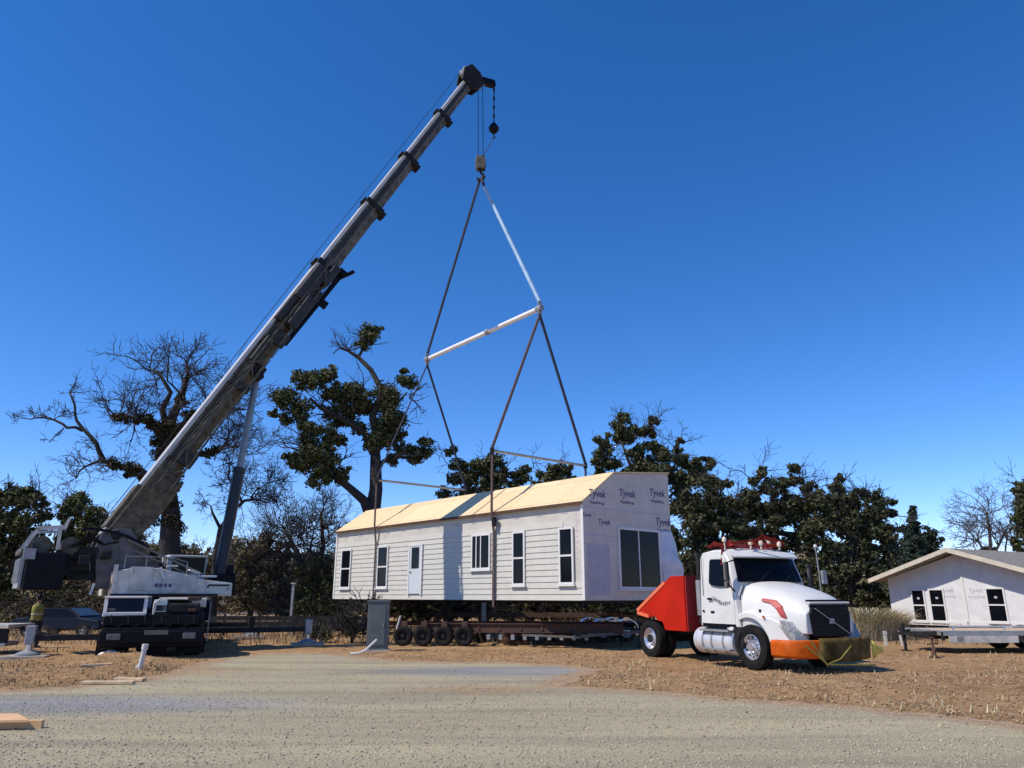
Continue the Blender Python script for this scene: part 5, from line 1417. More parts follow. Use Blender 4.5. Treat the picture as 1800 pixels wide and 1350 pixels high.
def rail_fence(name, lb, A, B, zs, hb, m, posts, pm, ph, thick=.05):
    L = (B - A).length; o = thing(name, lb, 'fence', A, math.atan2(B.y - A.y, B.x - A.x))
    for z in zs:
        mb = MB(); mb.box((L / 2, -.06, z), (L, thick, hb)); tp(mb, 'rail', m, o)
    for i in range(posts):
        mb = MB(); mb.box((L * i / (posts - 1), 0, ph / 2), (.1, .1, ph)); tp(mb, 'fence_post', pm, o)
    return o
A, B = on_ground(330, 1118), on_ground(640, 1118); A.z = B.z = 0
rail_fence('low_fence', 'low dark board fence running behind the crane toward the house', A, B, (.30, .52, .74), .2, 'dark_steel', 6, 'dark_steel', .9)
A, B = on_ground(640, 1108), on_ground(1150, 1108)
rail_fence('low_fence', 'low rusty brown rail fence seen under the hanging house', A, B, (.35, .75), .22, 'rust', 8, 'rust', 1.0)
# far shed roofline and white wall behind the bushes
q = at(412, 1070, 62); q.z = 0
sh = thing('garden_shed', 'far white shed with a brown base seen between crane and bushes', 'shed', q, R(4))
mb = MB(); mb.box((0, 1.5, 1.2), (5.2, 3, 2.0)); tp(mb, 'wall', 'concrete', sh); mb = MB(); mb.prism([(-2.8, 2.2), (2.8, 2.2), (2.8, 2.3), (0, 2.9), (-2.8, 2.3)], -.2, 3.2); tp(mb, 'roof', 'shingle', sh); mb = MB(); mb.box((0, -.03, .75), (5.4, .06, .5)); tp(mb, 'base', 'rust', sh); mb = MB(); mb.box((.6, -.02, 1.2), (.9, .04, 1.8)); tp(mb, 'door', 'wrap', sh)
q = at(965, 1100, 50); q.z = 0
sh = thing('stacked_lumber', 'far pale stack of boards under the trees behind the trailer', 'lumber', q, R(2))
mb = MB()
for k in range(4):
    for j in range(4): mb.box((.05 * ((k * 7 + j * 3) % 5), j * .26, .45 + k * .11), (3.2, .24, .09))
tp(mb, 'boards', 'lumber', sh); mb = MB(); mb.box((-1, .4, .2), (.15, 1, .4)); mb.box((1, .4, .2), (.15, 1, .4)); tp(mb, 'bearer', 'dark_steel', sh)

# ================================================================== worker
def person(loc, rz):
    o = thing('person', 'worker in a yellow vest and dark trousers standing behind the outrigger mat', 'person', loc, rz)
    J = {}
    V, E, Rr = [], [], []
    def v(n, p, r): J[n] = len(V); V.append(p); Rr.append(r); return J[n]
    def e(a, b): E.append((J[a], J[b]))
    v('pelvis', (0, 0, .93), (.155, .11)); v('waist', (0, 0, 1.08), (.14, .10)); v('chest', (.01, 0, 1.28), (.165, .115)); v('shl', (0, 0, 1.41), (.11, .08)); v('neck', (.01, 0, 1.49), (.058, .058)); v('head0', (.02, 0, 1.57), (.075, .08)); v('head1', (.03, 0, 1.66), (.085, .095)); v('head2', (.025, 0, 1.73), (.06, .07))
    for a, b in (('pelvis', 'waist'), ('waist', 'chest'), ('chest', 'shl'), ('shl', 'neck'), ('neck', 'head0'), ('head0', 'head1'), ('head1', 'head2')): e(a, b)
    for s, t in ((1, 'l'), (-1, 'r')):
        v('hip' + t, (0, s * .10, .88), (.095, .10)); v('kn' + t, (.03 * s + .02, s * .11, .50), (.062, .065)); v('an' + t, (-.02 + .03 * s, s * .12, .10), (.045, .045)); v('toe' + t, (.16 + .03 * s, s * .14, .045), (.04, .035))
        e('pelvis', 'hip' + t); e('hip' + t, 'kn' + t); e('kn' + t, 'an' + t); e('an' + t, 'toe' + t)
        v('sh' + t, (0, s * .20, 1.40), (.06, .06)); 
        el = (.04, s * .27, 1.13) if s > 0 else (.08, s * .25, 1.14); wr = (.26, s * .22, 1.02) if s < 0 else (.12, s * .27, .90)
        v('el' + t, el, (.042, .042)); v('wr' + t, wr, (.028, .028))
        d = (Vector(wr) - Vector(el)).normalized(); pm = Vector(wr) + d * .06
        v('pm' + t, tuple(pm), (.036, .022))
        e('shl', 'sh' + t); e('sh' + t, 'el' + t); e('el' + t, 'wr' + t); e('wr' + t, 'pm' + t)
        side = Vector((0, 1, 0)) if abs(d.y) < .8 else Vector((1, 0, 0))
        side = side.cross(d).cross(d) * -1; side.normalize()
        for k in range(4):
            b = pm + d * .03 + side * (.024 - .016 * k); L = (.07, .08, .075, .06)[k]
            up = Vector((0, 0, -.3))
            v('f%s%d' % (t, k), tuple(b), (.009, .009)); v('g%s%d' % (t, k), tuple(b + d * L * .5 + up * .03), (.0085, .0085)); v('h%s%d' % (t, k), tuple(b + d * L * .8 + up * .10), (.0075, .0075))
            e('pm' + t, 'f%s%d' % (t, k)); e('f%s%d' % (t, k), 'g%s%d' % (t, k)); e('g%s%d' % (t, k), 'h%s%d' % (t, k))
        tb = Vector(wr) + d * .03 + side * .035
        v('t' + t, tuple(tb), (.011, .011)); v('u' + t, tuple(tb + side * .02 + d * .035), (.01, .01)); e('wr' + t, 't' + t); e('t' + t, 'u' + t)
    me = bpy.data.meshes.new('body'); me.from_pydata(V, E, []); b = link(bpy.data.objects.new('body', me), o); me.materials.append(M['skin'])
    sk = b.modifiers.new('skin', 'SKIN'); sk.use_smooth_shade = True
    if not me.skin_vertices: 
        pass
    for i, r in enumerate(Rr): me.skin_vertices[0].data[i].radius = r
    me.skin_vertices[0].data[0].use_root = True
    ss = b.modifiers.new('s', 'SUBSURF'); ss.levels = ss.render_levels = 1
    # face: eyes, nose, mouth, ears
    f = MB(); f.lathe([(0, .011), (.006, .008), (.008, .001)], 8, 'X', (.112, .032, 1.655)); f.lathe([(0, .011), (.006, .008), (.008, .001)], 8, 'X', (.112, -.032, 1.655)); f.build('eyes', 'black_paint', o)
    f = MB(); f.loft([[(.10, -.014, 1.66), (.10, .014, 1.66), (.11, 0, 1.665)], [(.105, -.02, 1.615), (.105, .02, 1.615), (.138, 0, 1.62)]]); f.box((.10, 0, 1.585), (.02, .05, .012)); f.box((.02, .095, 1.64), (.04, .02, .06)); f.box((.02, -.095, 1.64), (.04, .02, .06)); f.build('face', 'skin', o, bevel=.004)
    f = MB(); f.lathe([(1.56, .07), (1.60, .098), (1.68, .106), (1.745, .095), (1.79, .05), (1.80, .001)], 18, 'Z', (.0, 0, 0)); f.build('hair', 'black_paint', o, smooth=True)
    # vest, trousers and boots follow the body
    f = MB()
    def oval(z, rx, ry, cx=0, n=20): return [(cx + rx * math.cos(2 * math.pi * k / n), ry * math.sin(2 * math.pi * k / n), z) for k in range(n)]
    f.loft([oval(.90, .14, .19), oval(1.05, .135, .175), oval(1.2, .145, .19, .01), oval(1.32, .145, .205, .01), oval(1.42, .10, .17), oval(1.47, .06, .075)]); vest = f.build('vest', mat('vest_yellow', (.24, .21, .04), .8, var=.3, scale=6), o, smooth=True)
    f = MB(); f.loft([oval(1.10, .147, .187), oval(1.15, .149, .19)]); f.build('reflective_band', 'crane_paint', vest)
    for s in (1, -1):
        f = MB(); hx_ = Vector((0, s * .10, .93)); kn = Vector((.03 * s + .02, s * .11, .50)); an = Vector((-.02 + .03 * s, s * .12, .13)); f.tube([hx_, hx_.lerp(kn, .3), kn, an], [.125, .115, .085, .075], 14); f.build('trouser_leg', 'trousers', o, smooth=True)
        f = MB(); c = Vector((.04 + .03 * s, s * .125, 0)); f.loft([[(c.x + x, c.y + y, z * 1.0) for x, y, z in ((-.11, -.05, h), (.13, -.055, h if h < .08 else .08), (.19, 0, min(h, .06)), (.13, .055, min(h, .08)), (-.11, .05, h))] for h in (0, .05, .11)]); f.build('boot', 'rust', o, smooth=True, bevel=.01)
    f = MB(); f.loft([oval(.86, .135, .185), oval(.96, .138, .182)]); f.build('trouser_waist', 'trousers', o, smooth=True)
    return o
q = on_ground(55, 1140)
person((q.x, q.y, 0), R(-25)).scale = (.98,) * 3
# ================================================================== vegetation
tg = np.random.default_rng(11)
def rv(s=1.0): return Vector(tg.normal(0, s, 3))
def grow(mb, p, d, L, r, depth, tips, gn=.22, up=.05, split=(2, 4), sides=5, taper=.62, minr=.008):
    """a crooked limb with side branches; tips collects the ends"""
    n = max(3, min(7, int(L / .5) + 2))
    pts, rs = [Vector(p)], [r]
    d = Vector(d).normalized()
    for i in range(n):
        d = (d + rv(gn) + Vector((0, 0, up))).normalized()
        pts.append(pts[-1] + d * (L / n)); rs.append(max(minr, r * (1 - (1 - taper) * (i + 1) / n)))
    mb.tube(pts, rs, sides if r > .05 else (4 if r > .02 else 3), cap=False)
    if depth <= 0:
        tips.append(pts[-1]); return
    k = int(tg.integers(split[0], split[1] + 1))
    for i in range(k):
        t = .35 + .65 * (i + tg.random() * .8) / k
        j = min(n, max(1, int(t * n)))
        dd = (pts[j] - pts[j - 1]).normalized()
        side = rv(1); side = (side - dd * side.dot(dd)).normalized()
        nd = (dd * .75 + side * tg.uniform(.5, 1.0)).normalized()
        grow(mb, pts[j], nd, L * tg.uniform(.5, .78), rs[j] * tg.uniform(.5, .7), depth - 1, tips, gn, up, split, sides, taper, minr)
    grow(mb, pts[-1], d, L * tg.uniform(.55, .75), rs[-1] * .9, depth - 1, tips, gn, up, split, sides, taper, minr)

def leaf_cloud(blobs, size, dens, sub=.32, flat=.8):
    """blobs: (centre, radius) -> quads of leaves gathered in clumps inside each blob"""
    out = []
    for c, r in blobs:
        if not hasattr(r, '__len__'): r = (r, r, r * flat)
        vol = r[0] * r[1] * r[2]
        r = tuple(q * 1.16 for q in r)
        k = max(8, int(9 + 9 * (r[0] * r[2]) ** .8))
        u = tg.normal(0, 1, (k, 3)); u /= np.linalg.norm(u, axis=1)[:, None]
        cc = u * (tg.random((k, 1)) ** .45) * .82
        n = max(20, int(dens * 4.0 * (r[0] * r[2])))
        ci = tg.integers(0, k, n)
        w = tg.normal(0, 1, (n, 3)); w /= np.linalg.norm(w, axis=1)[:, None]
        cs = tg.uniform(.6, 1.25, k)[ci][:, None]
        p = cc[ci] + w * (tg.random((n, 1)) ** .5) * sub * cs
        nrm = w * .6 + tg.normal(0, .6, (n, 3)) + np.array([0, 0, .25])
        nrm /= np.linalg.norm(nrm, axis=1)[:, None]
        p = p * np.array(r) + np.array(c)
        a = np.cross(nrm, tg.normal(0, 1, (n, 3))); a /= np.linalg.norm(a, axis=1)[:, None] + 1e-9
        b = np.cross(nrm, a)
        s = size * tg.uniform(.55, 1.35, (n, 1))
        bend = nrm * s * .25
        q = np.stack([p - a * s - b * 0, p - b * s * .55 + bend, p + a * s, p + b * s * .55 + bend * .3], axis=1)
        out.append(q.reshape(-1, 3))
    return np.concatenate(out)
def leaves(parent, blobs, m, size=.13, dens=900, name='crown', sub=.42, flat=.8):
    v = leaf_cloud([(c - parent.location, r) for c, r in blobs], size * .80, dens, sub, flat)
    o = np_mesh(name, v, 4, m); o.parent = parent
    return o
def jb(px, py, r, Y, dy=0, ps=F):
    """blob centre from the photo with its own depth; r in photo pixels"""
    p = at(px, py, Y + dy); d = (p.y * CP + (p.z - EYE) * SP)
    return (p, r * d / F)
def limb_px(mb, pts, Y, r0, r1, sides=8, wob=.0, dys=None):
    P = [at(a, b, Y + (dys[i] if dys else 0)) for i, (a, b) in enumerate(pts)]
    # smooth a little by inserting midpoints
    Q = []; 
    for i in range(len(P) - 1):
        Q += [P[i], P[i].lerp(P[i + 1], .5) + rv(wob)]
    Q.append(P[-1]); n = len(Q)
    mb.tube(Q, [r0 + (r1 - r0) * i / (n - 1) for i in range(n)], sides)
    return Q

def tree(name, label, base, group=None, cat='tree'):
    return thing(name, label, cat, base, 0, group)
def sub_at(mb, base): mb.v = [p - base for p in mb.v]; return mb

# ---- the leafy oak between crane and house
Y = 43.0
base = at(652, 1040, Y); base.z = 0
oak = tree('oak_tree', 'leafy dark oak with two big limbs rising behind the far end of the hanging house', base)
mb = MB()
limb_px(mb, [(655, 1120), (655, 1000), (654, 905), (661, 860), (660, 800)], Y, .62, .30, 10, dys=[0, 0, 0, .1, .2])
limb_px(mb, [(652, 910), (640, 880), (615, 858), (585, 835), (560, 800)], Y, .34, .12, 8, dys=[0, -.3, -.8, -1.2, -1.5])
limb_px(mb, [(660, 800), (662, 770), (655, 730), (672, 695), (668, 680), (652, 650), (630, 628), (614, 618)], Y, .28, .10, 8, dys=[.2, .3, 0, .3, .4, .6, .8, .8])
limb_px(mb, [(660, 800), (640, 760), (605, 738), (565, 718), (545, 700)], Y, .24, .08, 7, dys=[.2, 0, -.6, -1, -1])
limb_px(mb, [(662, 820), (690, 800), (715, 805), (740, 800)], Y, .16, .06, 6, dys=[.2, .6, 1, 1.2])
limb_px(mb, [(668, 690), (690, 720), (715, 690)], Y, .14, .05, 6, dys=[.4, .6, .8])
limb_px(mb, [(630, 628), (645, 600), (655, 585)], Y, .10, .04, 5, dys=[.8, .9, 1])
limb_px(mb, [(614, 618), (596, 612), (585, 622)], Y, .07, .03, 5, dys=[.8, .7, .6])
tips = []
for (a, b, n_, L, rr) in ((612, 616, 6, 1.0, .045), (640, 600, 4, .9, .04), (650, 720, 5, 1.6, .07), (600, 740, 5, 1.6, .07), (560, 800, 6, 1.6, .07), (720, 700, 3, 1.2, .05), (735, 800, 3, 1.0, .05), (590, 830, 3, 1.4, .05)):
    for i in range(n_): grow(mb, at(a, b, Y + .3), (tg.normal(0, 1), tg.normal(0, .7), tg.uniform(-.1, 1.2)), L, rr, 2, tips, .25, .02)
sub_at(mb, base).build('trunk', 'bark_pale' if False else 'bark', oak, smooth='full')
bl = [jb(650, 590, 21, Y, .8), jb(635, 606, 12, Y, .9), jb(664, 578, 9, Y, .8),
      jb(545, 668, 26, Y, -1), jb(520, 660, 10, Y, -1.2), jb(575, 660, 18, Y, -.6), jb(590, 690, 22, Y, -.3), jb(500, 702, 27, Y, -1.6), jb(530, 720, 22, Y, -1.4), jb(482, 725, 11, Y, -1.5), jb(508, 735, 15, Y, -1.5),
      jb(622, 700, 30, Y, 0), jb(600, 730, 28, Y, .3), jb(640, 715, 22, Y, .8), jb(682, 700, 28, Y, .6), jb(690, 735, 30, Y, .8), jb(675, 765, 30, Y, .5), jb(650, 780, 20, Y, .3), jb(700, 760, 16, Y, 1),
      jb(717, 665, 17, Y, .9), jb(709, 652, 8, Y, .9), jb(726, 675, 8, Y, .9),
      jb(545, 755, 26, Y, -1.2), jb(555, 790, 30, Y, -1.4), jb(575, 815, 26, Y, -1.2), jb(535, 815, 26, Y, -1.6), jb(510, 805, 15, Y, -1.6), jb(560, 838, 22, Y, -1.5), jb(600, 840, 17, Y, -1), jb(610, 825, 10, Y, -1), jb(580, 770, 20, Y, -.9),
      jb(740, 790, 24, Y, 1.2), jb(748, 775, 12, Y, 1.2), jb(728, 808, 12, Y, 1.1), jb(690, 805, 14, Y, .8), jb(705, 790, 12, Y, .9), jb(600, 775, 12, Y, .3), jb(630, 755, 14, Y, .3)]
leaves(oak, bl, 'oak_leaf', .13, 520, sub=.46)

# ---- bare ivy-clad tree behind the crane
Y = 39.0
base = at(300, 1060, Y); base.z = 0
bare = tree('ivy_tree', 'tall bare tree with ivy covered trunk standing behind the crane boom', base)
mb = MB()
limb_px(mb, [(303, 1130), (300, 1050), (298, 960), (300, 900), (290, 830), (292, 780), (300, 740)], Y, .60, .30, 10, dys=[0] * 7)
limb_px(mb, [(300, 740), (318, 700), (330, 660), (328, 635)], Y, .26, .06, 7, dys=[0, .2, .3, .4])
limb_px(mb, [(296, 760), (285, 720), (300, 690), (282, 660), (265, 650)], Y, .20, .05, 6, dys=[0, -.3, -.5, -.6, -.7])
limb_px(mb, [(292, 790), (268, 745), (235, 735), (205, 735)], Y, .20, .06, 7, wob=.08, dys=[0, -.6, -1.2, -1.6])
limb_px(mb, [(290, 860), (255, 835), (225, 825), (190, 812), (178, 805)], Y, .24, .10, 8, wob=.08, dys=[0, -.6, -1, -1.4, -1.5])
limb_px(mb, [(182, 808), (170, 780), (150, 758), (135, 740), (132, 715), (122, 690)], Y, .13, .045, 6, wob=.05, dys=[-1.4, -1.6, -1.7, -1.8, -1.8, -1.9])
limb_px(mb, [(145, 757), (118, 752), (95, 738), (60, 735), (38, 735)], Y, .09, .025, 5, wob=.05, dys=[-1.7, -1.9, -2, -2.1, -2.2])
limb_px(mb, [(112, 752), (95, 768), (86, 778)], Y, .05, .02, 4, wob=.03, dys=[-1.9, -1.9, -1.9])
limb_px(mb, [(178, 808), (150, 820), (135, 840)], Y, .08, .03, 5, wob=.05, dys=[-1.5, -1.5, -1.5])
limb_px(mb, [(298, 800), (330, 790), (360, 800), (385, 790)], Y, .22, .08, 7, wob=.05, dys=[0, .5, .9, 1.2])
limb_px(mb, [(298, 770), (330, 740), (360, 725), (390, 720)], Y, .2, .06, 7, wob=.05, dys=[0, .5, .9, 1.2])
tips = []
def tw(a, b, n_, L, rr, Y0=None, dep=3, upb=.5, dx=0, gn=.25, mbx=None):
    for i in range(n_):
        grow(mbx or mb, at(a, b, Y0 or Y), (dx + tg.normal(0, .8), tg.normal(0, .7), upb + tg.normal(0, .5)), L * tg.uniform(.7, 1.2), rr, dep, tips, gn, .03, minr=.011)
for (a, b, n_, L, rr, dx) in ((328, 638, 4, 1.0, .045, 0), (325, 665, 4, 1.3, .05, .3), (318, 700, 4, 1.7, .06, .2), (265, 652, 3, 1.4, .05, -.5), (284, 662, 3, 1.5, .05, -.2), (235, 735, 4, 1.5, .05, -.3), (206, 735, 4, 1.5, .05, -.6), (270, 745, 3, 1.6, .05, -.2), (362, 725, 4, 1.7, .05, .6), (388, 720, 3, 1.3, .04, .8), (385, 790, 4, 1.5, .05, .8), (345, 760, 3, 1.6, .05, .5), (225, 826, 3, 1.4, .04, -.3)):
    tw(a, b, n_, L, rr, dx=dx)
for (a, b, n_, L, rr, dx) in ((122, 690, 4, .6, .022, -.1), (134, 728, 3, .6, .02, -.4), (95, 738, 4, .6, .022, -.4), (62, 735, 3, .5, .018, -.7), (40, 735, 3, .4, .016, -1), (135, 840, 4, .9, .025, -.3), (150, 820, 4, .9, .03, -.4), (88, 777, 2, .4, .015, -.5), (172, 790, 3, .8, .025, -.2)):
    tw(a, b, n_, L, rr, Y - 1.8, 2, .5, dx)
sub_at(mb, base).build('trunk', 'bark', bare, smooth='full')
bl = [jb(298, 760, 26, Y), jb(300, 800, 26, Y), jb(285, 780, 18, Y), jb(296, 840, 24, Y), jb(292, 880, 24, Y), jb(298, 920, 24, Y), jb(300, 960, 22, Y), jb(250, 738, 16, Y, -.9), jb(215, 738, 14, Y, -1.4), jb(270, 745, 14, Y, -.5), jb(232, 828, 16, Y, -.9), jb(205, 818, 15, Y, -1.2), jb(255, 842, 15, Y, -.6), jb(370, 795, 16, Y, 1), jb(335, 730, 14, Y, .6), jb(320, 705, 12, Y, .2)]
leaves(bare, bl, 'ivy_leaf', .11, 620, 'ivy', sub=.5)

# ---- small dark forked tree right of the boom foot
Y = 41.0
base = at(372, 1060, Y); base.z = 0
t2 = tree('bare_tree', 'small dark forked bare tree between lift cylinder and bushes', base)
mb = MB()
limb_px(mb, [(372, 1125), (374, 1050), (380, 980), (388, 930)], Y, .26, .17, 8)
limb_px(mb, [(388, 930), (375, 905), (370, 890)], Y, .10, .04, 6)
limb_px(mb, [(388, 930), (410, 895), (430, 880), (460, 880), (468, 884)], Y, .13, .04, 6, wob=.04)
limb_px(mb, [(425, 882), (416, 855), (402, 840), (405, 815)], Y, .08, .03, 5, wob=.04)
limb_px(mb, [(440, 880), (450, 862), (470, 850)], Y, .06, .02, 5, wob=.04)
for (a, b, n_, L, rr, dx) in ((405, 815, 5, 1.1, .03, .2), (430, 870, 4, 1.1, .03, .1), (468, 850, 4, .9, .025, .5), (468, 884, 3, .7, .02, .8), (410, 850, 3, 1.2, .03, .3), (372, 890, 3, .9, .02, -.3), (440, 878, 4, 1.3, .03, .5)):
    tw(a, b, n_, L, rr, dx=dx, mbx=mb)
tw(430, 800, 6, 2.0, .03, 45, 3, .5, .2, mbx=mb)
sub_at(mb, base).build('trunk', 'bark', t2, smooth='full')

def make_tree(name, label, px, Y, blobs, leafm, size, dens, trunk_r=.3, group=None, branches=5, twigs=0, twL=1.2, barkm='bark', sub=.34, crown_name='crown', cat='tree'):
    sub = sub + .08
    base = at(px, 1060, Y); base.z = 0
    o = tree(name, label, base, group, cat)
    mb = MB()
    bls = [jb(a, b, r, Y, dy) for a, b, r, dy in blobs]
    cz = sum(c.z for c, r in bls) / len(bls); cx = sum(c.x for c, r in bls) / len(bls)
    top = Vector((cx, Y, cz))
    mid = Vector((base.x * .8 + cx * .2, Y, cz * .5))
    mb.tube([base - Vector((0, 0, .1)), mid, top], [trunk_r, trunk_r * .7, trunk_r * .35], 8)
    for c, r in sorted(bls, key=lambda q: -q[1])[:branches * 2]:
        s_ = mid.lerp(top, tg.uniform(.0, .8)); m_ = s_.lerp(c, .5) + rv(.2) - Vector((0, 0, .1 * (c - s_).length))
        mb.tube([s_, m_, c], [trunk_r * .4, trunk_r * .25, .03], 6)
    for c, r in bls:
        for i in range(twigs + 1):
            grow(mb, c + rv(r * .25), (tg.normal(0, .8), tg.normal(0, .8), tg.uniform(-.1, 1)), twL * tg.uniform(.5, 1.1), .03, 2, tips, .25, .03, minr=.012)
    sub_at(mb, base).build('trunk', barkm, o, smooth='full')
    if leafm: leaves(o, bls, leafm, size, dens, crown_name, sub)
    return o

GR = 'dark evergreen oaks behind the house'
make_tree('oak_tree', 'low dark evergreen oak just behind the house roof left of the near cross bar', 850, 45, [(795, 795, 12, 0), (805, 815, 16, 0), (800, 840, 18, 0), (825, 835, 22, 0), (845, 820, 22, -.3), (870, 815, 20, 0), (885, 835, 20, 0), (860, 845, 22, 0), (912, 835, 18, .4), (925, 825, 9, .4), (825, 860, 24, 0), (780, 865, 14, 0), (870, 870, 26, 0), (905, 855, 14, 0)], 'oak_leaf', .13, 520)
make_tree('oak_tree', 'small rounded evergreen oak peeking over the house roof between the slings', 975, 52, [(960, 835, 16, 0), (980, 825, 18, 0), (998, 825, 12, 0), (970, 850, 22, 0), (1000, 848, 16, 0), (945, 852, 10, 0)], 'light_leaf' if False else 'oak_leaf', .13, 520)
make_tree('oak_tree', 'tallest dark oak of the group right behind the house gable peak', 1130, 47,
    [(1100, 735, 14, 0), (1085, 760, 22, 0), (1060, 785, 20, -.5), (1052, 810, 16, -.5), (1105, 770, 14, 0), (1120, 755, 14, 0), (1120, 800, 20, 0), (1075, 815, 20, 0), (1140, 760, 14, .5), (1148, 742, 11, .5), (1150, 785, 20, .4), (1165, 800, 20, 0), (1160, 830, 28, 0), (1130, 825, 22, 0), (1190, 790, 10, .4), (1198, 775, 8, .4), (1205, 815, 22, .4), (1240, 815, 16, .8), (1225, 835, 20, .6), (1200, 850, 26, 0), (1195, 890, 26, 0), (1055, 835, 16, 0), (1095, 840, 24, 0)], 'oak_leaf', .14, 500, .5, twigs=1)
make_tree('oak_tree', 'broad dark oak between the house gable and the truck cab roof', 1250, 43,
    [(1245, 850, 24, 0), (1215, 880, 24, -.5), (1260, 880, 28, 0), (1290, 885, 20, 0), (1215, 925, 26, -.5), (1250, 920, 30, 0), (1290, 925, 24, 0), (1230, 960, 26, 0), (1270, 960, 26, 0), (1210, 990, 26, 0), (1310, 960, 24, 0), (1255, 1000, 26, 0), (1280, 850, 9, 0), (1275, 905, 24, 0), (1235, 900, 24, 0), (1290, 960, 24, 0)], 'deep_leaf', .14, 460, .4, twigs=1)
make_tree('oak_tree', 'dark rounded oak above the truck windscreen', 1355, 45,
    [(1325, 845, 12, 0), (1340, 830, 13, 0), (1320, 870, 18, 0), (1355, 860, 22, 0), (1340, 890, 24, 0), (1380, 850, 14, 0), (1396, 825, 13, .3), (1400, 845, 12, .3), (1385, 880, 22, 0), (1420, 860, 16, .2), (1300, 905, 20, 0), (1360, 920, 28, 0), (1400, 915, 26, 0), (1330, 935, 24, 0), (1370, 960, 26, 0), (1410, 955, 26, 0), (1340, 980, 26, 0), (1395, 1000, 28, 0), (1310, 880, 20, 0), (1375, 895, 22, 0), (1335, 905, 22, 0), (1300, 940, 24, 0), (1420, 890, 22, 0), (1425, 925, 24, 0)], 'deep_leaf', .14, 460, .45, twigs=1)
make_tree('oak_tree', 'wide dark oak behind the truck hood reaching right toward the white house', 1490, 44,
    [(1440, 880, 20, 0), (1470, 860, 14, 0), (1478, 842, 11, 0), (1485, 880, 22, 0), (1515, 875, 18, 0), (1535, 870, 14, 0), (1555, 890, 18, 0), (1568, 905, 10, 0), (1530, 905, 26, 0), (1450, 915, 24, 0), (1490, 925, 30, 0), (1540, 935, 28, 0), (1460, 960, 28, 0), (1510, 965, 30, 0), (1555, 965, 22, 0), (1440, 1000, 28, 0), (1490, 1005, 30, 0), (1540, 1000, 28, 0), (1460, 1040, 26, 0), (1510, 1045, 28, 0), (1550, 1040, 22, 0), (1420, 1040, 26, 0), (1450, 885, 22, 0), (1500, 895, 26, 0), (1430, 940, 26, 0), (1470, 895, 24, 0), (1520, 930, 26, 0)], 'deep_leaf', .14, 460, .5, twigs=1)
make_tree('oak_tree', 'low grey green oak filling the gap under the dark oaks behind the truck', 1330, 50,
    [(1230, 1030, 34, 0), (1290, 1030, 34, 0), (1350, 1030, 34, 0), (1400, 1060, 30, 0), (1180, 1010, 30, 0), (1180, 950, 28, 0), (1160, 1040, 30, 0), (1450, 1070, 30, 0), (1520, 1075, 26, 0), (1300, 1070, 30, 0), (1230, 1070, 30, 0)], 'deep_leaf', .16, 380, .4)
# right of the oaks
base = at(1604, 1060, 58); base.z = 0
cf = tree('conifer_tree', 'pointed conifer standing between the dark oaks and the white house roof', base)
mb = MB(); mb.tube([base, at(1604, 900, 58)], [.3, .04], 7); sub_at(mb, base).build('trunk', 'bark', cf)
bl = []
for k in range(28):
    t_ = k / 27; y_ = 892 + t_ * 125; w_r = 1 + 28 * t_
    for q_ in range(2 + int(4 * t_)):
        a_ = tg.uniform(0, 6.28); pr = jb(1604 + math.cos(a_) * w_r * .75, y_, 3.5 + 5.5 * t_, 58, math.sin(a_) * w_r * .035)
        bl.append((pr[0], (pr[1] * 1.2, pr[1] * 1.2, pr[1] * .7)))
leaves(cf, bl, 'conifer_leaf', .12, 1300, 'foliage', sub=.7)
make_tree('broadleaf_tree', 'soft green tree between the conifer and the white house roof peak', 1635, 60, [(1630, 940, 16, 0), (1645, 955, 16, 0), (1620, 960, 18, 0), (1650, 975, 18, 0), (1580, 955, 18, 0), (1570, 985, 22, 0), (1600, 985, 22, 0), (1640, 985, 22, 0), (1585, 930, 10, 0), (1660, 985, 14, 0)], 'conifer_leaf', .15, 420, .25)
make_tree('broadleaf_tree', 'grey green tree behind the left roof wing of the white house', 1575, 50, [(1565, 1000, 22, 0), (1580, 1020, 22, 0), (1555, 1045, 26, 0), (1600, 1010, 16, 0), (1545, 1075, 24, 0), (1575, 1055, 20, 0)], 'deep_leaf', .14, 420, .25)
base = at(1742, 1060, 62); base.z = 0
bt = tree('bare_tree', 'pale bare twiggy tree rising behind the white house roof', base)
mb = MB()
limb_px(mb, [(1742, 1060), (1743, 990), (1740, 940), (1735, 900)], 62, .22, .06, 6)
limb_px(mb, [(1743, 985), (1760, 950), (1775, 920)], 62, .12, .04, 5); limb_px(mb, [(1742, 990), (1722, 955), (1705, 935)], 62, .12, .04, 5); limb_px(mb, [(1765, 1000), (1768, 960), (1772, 940)], 62, .1, .04, 5)
for (a, b, n_, L, dx) in ((1735, 905, 5, 1.8, 0), (1740, 940, 5, 1.9, .1), (1775, 920, 5, 1.6, .3), (1705, 935, 5, 1.7, -.4), (1755, 960, 4, 1.6, .3), (1722, 955, 4, 1.7, -.3), (1770, 950, 4, 1.5, .3)): tw(a, b, n_, L, .045, 62, 3, .6, dx, mbx=mb)
sub_at(mb, base).build('trunk', 'twig', bt, smooth='full')
make_tree('broadleaf_tree', 'dark green bush crown showing over the white house roof below the bare tree', 1740, 64, [(1742, 970, 14, 0), (1725, 978, 12, 0), (1755, 978, 10, 0), (1700, 980, 10, 0)], 'oak_leaf', .14, 420, .2)
make_tree('broadleaf_tree', 'dark green tree cut by the photo edge above the white house', 1815, 52, [(1795, 862, 16, 0), (1788, 852, 7, 0), (1800, 905, 18, 0), (1812, 880, 26, 0), (1790, 960, 14, 0), (1806, 935, 22, 0), (1830, 920, 34, 0), (1782, 950, 8, 0), (1830, 860, 26, 0)], 'oak_leaf', .14, 480, .3, twigs=1)
